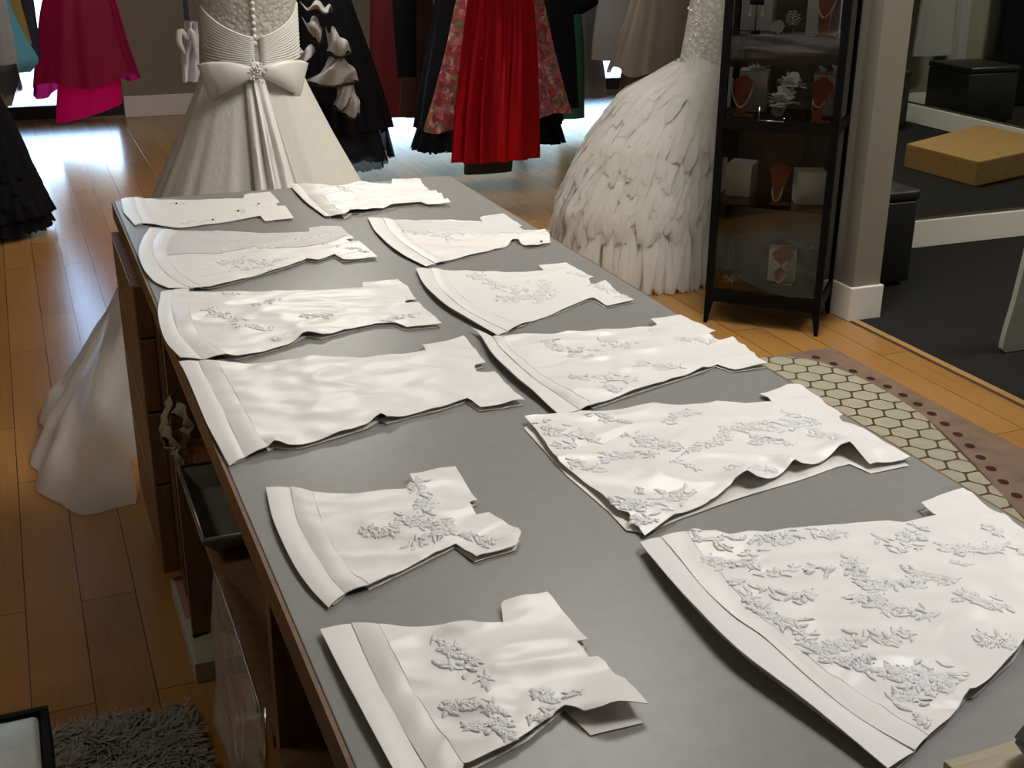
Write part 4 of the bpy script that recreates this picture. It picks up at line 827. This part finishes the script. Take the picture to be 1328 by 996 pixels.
def flower(lab, c, r, n=26, m='petal', nm='fabric_flower', crown=True, seed=0):
    t = thing(nm, lab, 'flower', c); bm = bmesh.new()
    for k in range(n):
        a = R.uniform(0, 6.28); el = R.uniform(-.15, 1.3); d = Vector((math.cos(a)*math.cos(el), math.sin(a)*math.cos(el), math.sin(el))); s = d.cross(Vector((.2, .1, 1))).normalized(); L_ = r*R.uniform(.7, 1.05); w = r*.26
        up = s.cross(d); vs = [c+d*L_*.15, c+d*L_*.55+s*w+up*.1*r, c+d*L_*.95+s*w*.6, c+d*L_, c+d*L_*.95-s*w*.6, c+d*L_*.55-s*w+up*.1*r]
        for v in vs: v.z = max(v.z, c.z+.001)
        bm.faces.new([bm.verts.new(v) for v in vs])
    obj('petals', bm, m, t, False)
    if crown:
        bm = bmesh.new()
        for k in range(9): ball(bm, c+Vector((R.gauss(0, r*.08), -r*.25+R.gauss(0, r*.08), r*.42+R.gauss(0, r*.08))), r*.055, 1)
        obj('centre', bm, 'crystal', t)
    return t
def plumes(bm, c, n, L, spread=1.0, up=.3):
    for k in range(n):
        a = R.uniform(0, 6.28); d = Vector((math.cos(a)*spread, math.sin(a)*spread*.6, R.uniform(-.05, up)+.1)).normalized(); p0 = c.copy(); pts = [p0+d*L*R.uniform(.85, 1.1)*(i/5)+Vector((0, 0, -.25*L*(i/5)**2)) for i in range(6)]
        s = d.cross(Vector((0, 0, 1))).normalized(); wv = [.15, 1, 1, .8, .5, .05]
        rows = [[pt+s*w*L*.05, pt-s*w*L*.05] for pt, w in zip(pts, wv)]
        for r_ in rows:
            for q in r_: q.z = max(q.z, c.z+.001)
        grid(bm, rows)
# bottom compartment
zb = .1555
riser('white riser on the cabinet floor behind the lowest necklace stand', 1012, 366, zb, .115, .07, .145, 'white_box', .1)
p, t = stand('terracotta stand with white bow on the cabinet floor', 1008, 373, zb, .155, .0, .04, ('pearl', .030, .5, .10))
bw_ = thing('ribbon_bow', 'small white ribbon bow pinned on the lowest terracotta stand', 'bow', p+Vector((0, -.03, .10))); c = p+UX*.005-UY*.018+Vector((0, 0, .095)); bm = bmesh.new()
for s in (-1, 1):
    for dz, L_ in ((.012, .03), (-.018, .03)):
        q = c+UX*(s*L_)+Vector((0, 0, dz)); n = Vector((0, 0, 1))*.010; grid(bm, [[c+n*.2, c-n*.2], [(c+q)/2+n-UY*.008, (c+q)/2-n-UY*.008], [q+n*.9, q-n*.9]])
solid(obj('loops', bm, 'ribbon', bw_), .002); bm = bmesh.new(); ball(bm, c-UY*.006, .006, 2); obj('knot', bm, 'ribbon', bw_)
p2 = on_z(1022, 366, zb)+UY*.03; ft = thing('feather_clip', 'white feather hair clip lying on the lowest white riser', 'hair clip', p2+Vector((0, 0, .148))); bm = bmesh.new(); plumes(bm, p2+UX*.02+Vector((0, 0, .149)), 26, .075); obj('plume', bm, 'feather', ft, False)
p3 = on_z(950, 366, zb); ff = thing('feather_flower', 'cream feather flower lying on the cabinet floor at left', 'hair clip', p3); bm = bmesh.new(); plumes(bm, p3+Vector((0, 0, .004)), 44, .062, 1, .9); obj('plume', bm, 'feather', ff, False)
# second compartment on the lower glass shelf
zb = .5245
riser('white riser at the left of the lower glass shelf', 956, 255, zb, .105, .13, .135, 'white_box', -.02); riser('grey-white riser at the right of the lower glass shelf', 1050, 266, zb, .115, .10, .135, 'white_box', .35)
stand('terracotta stand alone between two risers on lower glass shelf', 1004, 268, zb, .165, 0, .05, ('crystal', .020, .42, .10))
# third compartment above the middle rail
zb = .8755
pr1, _ = riser('grey riser behind the stand draped in pearls, middle compartment', 974, 145, zb, .115, .10, .165, 'grey', .1)
stand('terracotta stand wearing a pearl necklace, left in the middle compartment', 957, 153, zb, .155, .05, .04, ('pearl', .042, .92, .25))
bm = bmesh.new(); c = pr1+UY*.04+Vector((0, 0, .169)); fs = thing('feather_fascinator', 'cream feather fascinator on the left grey riser', 'hair clip', c); plumes(bm, c-UY*.01+UX*.015, 30, .058, 1.2, .7); obj('plume', bm, 'feather', fs, False); bm = bmesh.new(); ball(bm, c+Vector((0, 0, .006)), .03, 2, (1.3, .8, .3)); obj('base', bm, 'feather', fs)
pr2, _ = riser('grey riser at the right of the middle compartment', A_+UX*.398+UY*.20+Vector((0, 0, zb)), 0, zb, .11, .07, .165, 'grey', .12)
flower('white fabric flower standing on the right grey riser, left bloom', pr2+UX*(-.03)+UY*.03+Vector((0, 0, .168)), .034); flower('white fabric flower standing on the right grey riser, larger bloom', pr2+UX*.028+UY*.03+Vector((0, 0, .168)), .045)
stand('terracotta stand with a beaded strand, right in the middle compartment', 1056, 161, zb, .165, -.1, .07, ('crystal', .022, .50, .36))
fb1 = A_+UX*.240+UY*.105+Vector((0, 0, zb))
t = flower('white organza flower spray with two blooms, middle compartment', fb1+UX*.0+Vector((0, 0, .05)), .078, 70); t['category'] = 'flower'
t2 = flower('x', fb1+UX*.025+UY*.03+Vector((0, 0, .118)), .066, 60)
for ch in list(t2.children): mw = Matrix.Translation(t2.location); ch.parent = t; ch.matrix_parent_inverse = Matrix.Translation(-t.location)
bpy.data.objects.remove(t2)
bm = bmesh.new(); tube(bm, [fb1+Vector((0, 0, .006)), fb1+UX*.012+Vector((0, 0, .05)), fb1+UX*.030+UY*.05+Vector((0, 0, .115))], .006, 6); obj('stem', bm, 'crystal', t)
def brooch(lab, p, r, zoff, n=40):
    t = thing('crystal_brooch', lab, 'brooch', p); bm = bmesh.new(); c = p+Vector((0, 0, zoff))
    for k in range(n):
        a = k*2.4; q = math.sqrt(k/n)*r; ball(bm, c+UX*(math.cos(a)*q)-UY*(.004*(1-q/r))+Vector((0, 0, math.sin(a)*q)), r*.13, 1)
    obj('stones', bm, 'crystal', t); bm = bmesh.new(); tube(bm, [c+UY*.004, p+UY*.012+Vector((0, 0, .001))], .003, 6); obj('prop', bm, 'chrome', t)
brooch('round crystal brooch at the foot of the organza flowers', on_z(1007, 153, zb), .024, .028)
fr = thing('wire_stand', 'small clear angular stand beside the organza flowers', 'stand', on_z(1000, 158, zb)); p = on_z(1000, 158, zb); bm = bmesh.new(); tube(bm, [p-UX*.05+Vector((0, 0, .055)), p-UX*.05+Vector((0, 0, .003)), p+UX*.05+Vector((0, 0, .003)), p+UX*.05+Vector((0, 0, .02))], .0018, 6); obj('wire', bm, 'chrome', fr)
# top visible compartment on the upper glass shelf
zb = 1.2045
pr3, _ = riser('grey riser at the left of the upper glass shelf', 980, 40, zb, .125, .10, .19, 'grey', .05)
es = thing('earring_stand', 'slim black earring stand with crystal drops before left riser', 'stand', on_z(979, 42, zb)); p = on_z(979, 42, zb); bm = bmesh.new(); tube(bm, [p, p+Vector((0, 0, .008))], [.022, .018], 14); tube(bm, [p, p+Vector((0, 0, .105))], .0025, 6); obox(bm, p, UX, UY, -.028, .028, -.003, .003, p.z+.105, p.z+.125); obj('stem', bm, 'blackmetal', es)
ep = thing('hanging_earrings', 'pair of crystal drop earrings on the black stand', 'earrings', p+Vector((0, 0, .07))); bm = bmesh.new()
for s in (-1, 1):
    for k in range(4): ball(bm, p+UX*(s*.024)-UY*.002+Vector((0, 0, .098-k*.011)), .003+.0014*k, 1)
obj('drops', bm, 'crystal', ep)
brooch('round white crystal brooch on the upper glass shelf', on_z(1008, 44, zb), .026, .028, 60)
brooch('tall gold-tinged crystal ornament on the upper glass shelf', on_z(1027, 42, zb), .03, .055, 36)
pr4, _ = riser('grey riser at the right of the upper glass shelf', 1066, 44, zb, .13, .08, .19, 'grey', .1)
stand('terracotta stand with white necklace on the upper glass shelf', 1064, 48, zb, .20, -.1, .06, ('pearl', .040, .9, .34))

# ------------------------------------------------------------------ fitting area
def ottoman(lab, x0, x1, y0, y1, h):
    t = thing('ottoman', lab, 'ottoman', ((x0+x1)/2, (y0+y1)/2, 0)); obj('body', B(x0, x1, y0, y1, .02, h-.05, .012), 'black', t); obj('lid', B(x0-.006, x1+.006, y0-.006, y1+.006, h-.048, h, .014), 'black', t)
    bm = bmesh.new()
    for x in (x0+.03, x1-.06):
        for y in (y0+.03, y1-.06): box(bm, x, x+.03, y, y+.03, .003, .02)
    obj('feet', bm, 'plastic', t, False)
ottoman('black leather ottoman half hidden behind the taupe partition', 3.46, 3.835, 4.50, 4.90, .46)
ottoman('black leather ottoman seen reflected in the mirrors', 6.05, 6.55, 1.62, 2.12, .46)
pdm = thing('fitting_platform', 'pale wooden fitting platform seen in the tall mirror', 'platform', (6.2, 3.4, 0))
c0, c1, c2 = Vector((5.66, 3.94, 0)), Vector((5.62, 3.40, 0)), Vector((6.72, 2.85, 0)); ux = Vector((1, .33, 0)).normalized(); uy = Vector((ux.y, -ux.x, 0))
bm = bmesh.new(); q = [Vector((5.63, 3.97, 0)), Vector((5.60, 3.30, 0)), Vector((6.62, 2.86, 0)), Vector((6.66, 3.66, 0))]
a = [bm.verts.new((v.x, v.y, .004)) for v in q]; b_ = [bm.verts.new((v.x, v.y, .16)) for v in q]; bm.faces.new(a[::-1]); bm.faces.new(b_)
for k in range(4): bm.faces.new((a[k], a[(k+1) % 4], b_[(k+1) % 4], b_[k]))
bmesh.ops.recalc_face_normals(bm, faces=bm.faces); bmesh.ops.bevel(bm, geom=bm.edges[:], offset=.004, segments=2, affect='EDGES'); obj('deck', bm, 'tan', pdm, False)
bm = bmesh.new(); tube(bm, [(4.9, 1.46, RAILZ), (6.7, 1.46, RAILZ)], .013, 8); hr = thing('hanging_rail', 'rail in the fitting nook, seen only in the mirrors', 'rail', (5.8, 1.46, RAILZ)); obj('bar', bm, 'chrome', hr)
for x in (4.95, 6.65): bm = bmesh.new(); tube(bm, [(x, 1.46, RAILZ), (x, 1.46, 2.999)], .01, 8); obj('rod', bm, 'chrome', hr)
for xv0, xv1, lab in ((1183, 1232, 'white lace gown reflected at the top of the mirror'), (1237, 1262, 'narrow white gown reflected beside the lace one')):
    a, b_ = on_y(xv0, 60, 8.62), on_y(xv1, 60, 8.62); x = 2*MX-(a.x+b_.x)/2; w = (b_.x-a.x)/2; zt_ = on_y(xv0, 72 if xv0 < 1200 else 86, 8.62).z; yy = 1.50 if xv0 < 1200 else 1.40
    t = thing('hanging_gown', lab, 'dress', (x, yy, zt_), 'gowns in the fitting nook'); obj('skirt', skirt([(1.7, x, yy, min(.12, w), .03, 0), (1.35, x, yy, w*.75, .035, .02), (zt_, x, yy, w, .045, .08)], 7, 91), 'paleln', t); hanger(x, yy, 1.72, t)
cu = obj('curtain', skirt([(1.84, 2*MX-on_y(1320, 60, 8.6).x-.15, 1.42, .30, .06, .03), (.02, 2*MX-on_y(1320, 60, 8.6).x-.15, 1.42, .30, .06, .08)], 11, 92), 'blackcloth'); tag(cu, 'black curtain in the fitting nook, seen in the mirrors', 'curtain')
# pale panel at the right edge
pn = thing('display_board', 'pale grey board with rounded corner at the right edge', 'board', (3.85, 3.55, 0))
a = on_z(1302, 458, .004); bm = bmesh.new(); pts = []
H_ = [(1300.5, 452), (1306, 428), (1316, 395), (1327, 352), (1340, 300)]; Yp = a.y
pl = [on_y(*q, Yp) for q in H_]; r0 = on_y(1303, 459, Yp); pl = [Vector((r0.x, Yp, .006))]+[Vector((v.x, Yp, v.z)) for v in pl]
pl = cr(pl, 24); xr = pl[0].x+.55
f1 = [bm.verts.new(v) for v in pl]+[bm.verts.new((xr, Yp, pl[-1].z)), bm.verts.new((xr, Yp, .006))]; f2 = [bm.verts.new(v.co+Vector((0, .025, 0))) for v in f1]
bm.faces.new(f1); bm.faces.new(f2[::-1]); n = len(f1)
for k in range(n): bm.faces.new((f1[k], f2[k], f2[(k+1) % n], f1[(k+1) % n]))
bmesh.ops.recalc_face_normals(bm, faces=bm.faces); obj('board', bm, 'panel', pn, False)
# ------------------------------------------------------------------ rugs and stool
rg = thing('patterned_rug', 'beige honeycomb rug with mauve-brown dotted border on the wood floor', 'rug', (2.2, 2.6, 0))
bm = bmesh.new(); box(bm, 1.45, 2.965, .9, 3.88, .0005, .009, .002)
cvx = [Vector(v) for v in ((2.700, 3.872), (2.80, 3.77), (2.846, 3.62), (2.862, 3.45), (2.852, 3.27), (2.815, 3.05), (2.735, 2.79), (2.655, 2.57), (2.60, 2.40), (2.50, 2.15), (2.37, 1.9), (2.15, 1.6), (1.9, 1.35), (1.5, 1.1))]
reg = [Vector((1.46, 3.872))]+[Vector((p.x, p.y)) for p in cr([(*v, 0) for v in cvx], 60)]
def clip(poly, reg):
    out = poly
    for i in range(len(reg)):
        a, b_ = reg[i], reg[(i+1) % len(reg)]; d = b_-a; inp, out = out, []
        sd = lambda p: -(d.x*(p.y-a.y)-d.y*(p.x-a.x))
        for k in range(len(inp)):
            p, q = inp[k-1], inp[k]; sp_, sq = sd(p), sd(q)
            if (sp_ >= 0) != (sq >= 0): t = sp_/(sp_-sq); out.append(p+(q-p)*t)
            if sq >= 0: out.append(q)
        if not out: return []
    return out
f = bm.faces.new([bm.verts.new((v.x, v.y, .0094)) for v in reg[::-1]]); f.material_index = 2
pitx, pity = .082, .094
for r_ in range(-2, 40):
    for c_ in range(-2, 26):
        cx_ = 1.45+c_*pitx; cy_ = .95+r_*pity+(pity/2 if c_ % 2 else 0); hexa = []
        for k in range(20):
            t = 2*PI*k/20; ax, ay = pitx*.60, pity*.455; s = (abs(math.cos(t))**2.6+abs(math.sin(t))**2.6)**(-1/2.6); hexa.append(Vector((cx_+ax*s*math.cos(t)*.97, cy_+ay*s*math.sin(t))))
        # six-sided cell: cut the rounded box against its diagonal neighbours
        hexa = clip(hexa, [Vector((cx_-pitx*.62, cy_)), Vector((cx_-pitx*.30, cy_+pity*.46)), Vector((cx_+pitx*.30, cy_+pity*.46)), Vector((cx_+pitx*.62, cy_)), Vector((cx_+pitx*.30, cy_-pity*.46)), Vector((cx_-pitx*.30, cy_-pity*.46))])
        hexa = clip(hexa, reg) if hexa else []
        if len(hexa) > 2:
            try: f = bm.faces.new([bm.verts.new((v.x, v.y, .0108)) for v in hexa]); f.material_index = 1
            except ValueError: pass
dl = [(2.83, 3.80), (2.853, 3.715), (2.875, 3.62), (2.89, 3.53), (2.898, 3.44), (2.898, 3.35), (2.892, 3.26), (2.88, 3.17), (2.862, 3.08), (2.842, 2.99), (2.815, 2.90), (2.785, 2.815), (2.757, 2.735), (2.725, 2.645), (2.695, 2.555), (2.665, 2.46), (2.63, 2.37)]
for x, y in dl:
    f = bm.faces.new([bm.verts.new((x+.017*math.cos(k*.5236)*(1+.1*math.sin(k)), y+.020*math.sin(k*.5236), .0100)) for k in range(12)]); f.material_index = 3
for f in bm.faces:
    if f.normal.z < 0 and f.material_index: f.normal_flip()
obj('pile', bm, None, rg, False, ['rugmauve', 'rugcell', 'rugline', 'rugdot'])
sh = thing('shag_rug', 'grey shaggy rug on the floor at lower left', 'rug', (-.2, 2.0, 0))
sx0, sx1, sy0, sy1 = -1.1, .226, 1.1, 2.40
obj('backing', B(sx0+.02, sx1-.02, sy0+.02, sy1-.02, .0005, .012), 'shag', sh, False)
bm = bmesh.new()
for k in range(30000):
    x, y = R.uniform(max(sx0, -.42), sx1), R.uniform(max(sy0, 1.5), sy1)+.01*noise.noise(Vector((0, 0, k*.01)))
    if any(abs(x-lx) < .06 and abs(y-ly) < .06 for lx in (-.555, -.094) for ly in (1.385, 1.84)) or x > .19: continue
    a = noise.noise(Vector((x*9, y*9, 1)))*6+R.gauss(0, .7); L_ = R.uniform(.022, .04); d = Vector((math.cos(a)*.65, math.sin(a)*.65, R.uniform(.5, 1))).normalized(); s = Vector((-math.sin(a), math.cos(a), 0))*.0028; p = Vector((x, y, .004)); q = p+d*L_*.6+Vector((0, 0, .004)); e_ = p+d*L_+Vector((math.cos(a)*.01, math.sin(a)*.01, -.004))
    vs = [bm.verts.new(v) for v in (p-s, p+s, q+s, q-s, e_)]; bm.faces.new(vs[:4]); bm.faces.new((vs[3], vs[2], vs[4]))
o = obj('pile', bm, 'shag', sh, False); o['kind'] = 'stuff'
st = thing('stool', 'low stool with mottled grey satin top, black frame, at lower left corner', 'stool', (-.3, 1.6, 0))
bm = bmesh.new(); box(bm, -.56, -.088, 1.38, 1.845, .405, .45, .012); obj('seat_pad', bm, 'satinpad', st)
bm = bmesh.new()
for a in ((-.575, -.074, 1.846, 1.86), (-.575, -.074, 1.365, 1.379), (-.575, -.561, 1.379, 1.846), (-.087, -.074, 1.379, 1.846)): box(bm, a[0], a[1], a[2], a[3], .375, .452, .002)
box(bm, -.561, -.087, 1.379, 1.846, .375, .404); obj('frame', bm, 'blackmetal', st, False)
for x in (-.57, -.109):
    for y in (1.37, 1.825): obj('leg', B(x, x+.03, y, y+.03, .0125, .374, .002), 'blackmetal', st, False)
# ------------------------------------------------------------------ light: ceiling lamps, added fill lights and the day outside
def area(name, loc, size, power, col, target=None, spread=180):
    l = bpy.data.lights.new(name, 'AREA'); l.shape = 'DISK'; l.size = size; l.energy = power; l.color = col; l.spread = math.radians(spread)
    o = bpy.data.objects.new(name, l); C.objects.link(o); o.location = loc
    d = (Vector(target)-Vector(loc)) if target else Vector((0, 0, -1)); o.rotation_euler = d.to_track_quat('-Z', 'Y').to_euler(); return o
W = (1.0, .95, .86)
area('ceiling_lamp_near', (1.9, 1.2, 2.9), .9, 22, (1, .98, .96), (1.1, 1.2, .9), 130)
area('ceiling_lamp_mid', (1.55, 3.15, 2.9), .8, 20.5, W, (1.0, 3.0, .5), 140)
area('fill_light_fitting', (5.2, 3.2, 2.9), .8, 48, (1, .93, .78))  # added fill for the fitting area, stands for no particular lamp
area('fill_light_far', (1.6, 7.0, 2.9), .8, 42, W)  # unseen fill that raises the far end of the shop
area('fill_light_gowns', (2.3, 3.5, 2.9), .7, 22, W, (2.3, 4.4, .3), 120)  # fill added to brighten the standing gowns and baseboards
area('fill_light_rack', (4.3, 6.6, 2.9), .8, 12, W)  # extra fill over the back racks, without a fixture
area('fill_light_left', (-1.6, 2.4, 2.9), .8, 10, (1, .9, .74))  # warm fill put in to lift the floor at left
w = bpy.data.worlds.new('day'); bpy.context.scene.world = w; w.use_nodes = True; wn = w.node_tree
bg_ = wn.nodes['Background']; sky = wn.nodes.new('ShaderNodeTexSky'); sky.sky_type = 'NISHITA'; sky.sun_disc = False; sky.sun_elevation = math.radians(45); sky.sun_rotation = math.radians(160); wn.links.new(sky.outputs[0], bg_.inputs[0]); bg_.inputs[1].default_value = 1.9
s = bpy.data.lights.new('sun', 'SUN'); s.energy = 6; s.angle = .01; so = bpy.data.objects.new('sun', s); C.objects.link(so); so.rotation_euler = Vector((.35, 1, -1.1)).to_track_quat('-Z', 'Y').to_euler()
vs = bpy.context.scene.view_settings; vs.view_transform = 'Standard'; vs.look = 'None'; vs.exposure = 0; vs.gamma = 1; vs.use_curve_mapping = False
bpy.context.scene.cycles.max_bounces = 10; bpy.context.scene.cycles.transparent_max_bounces = 24
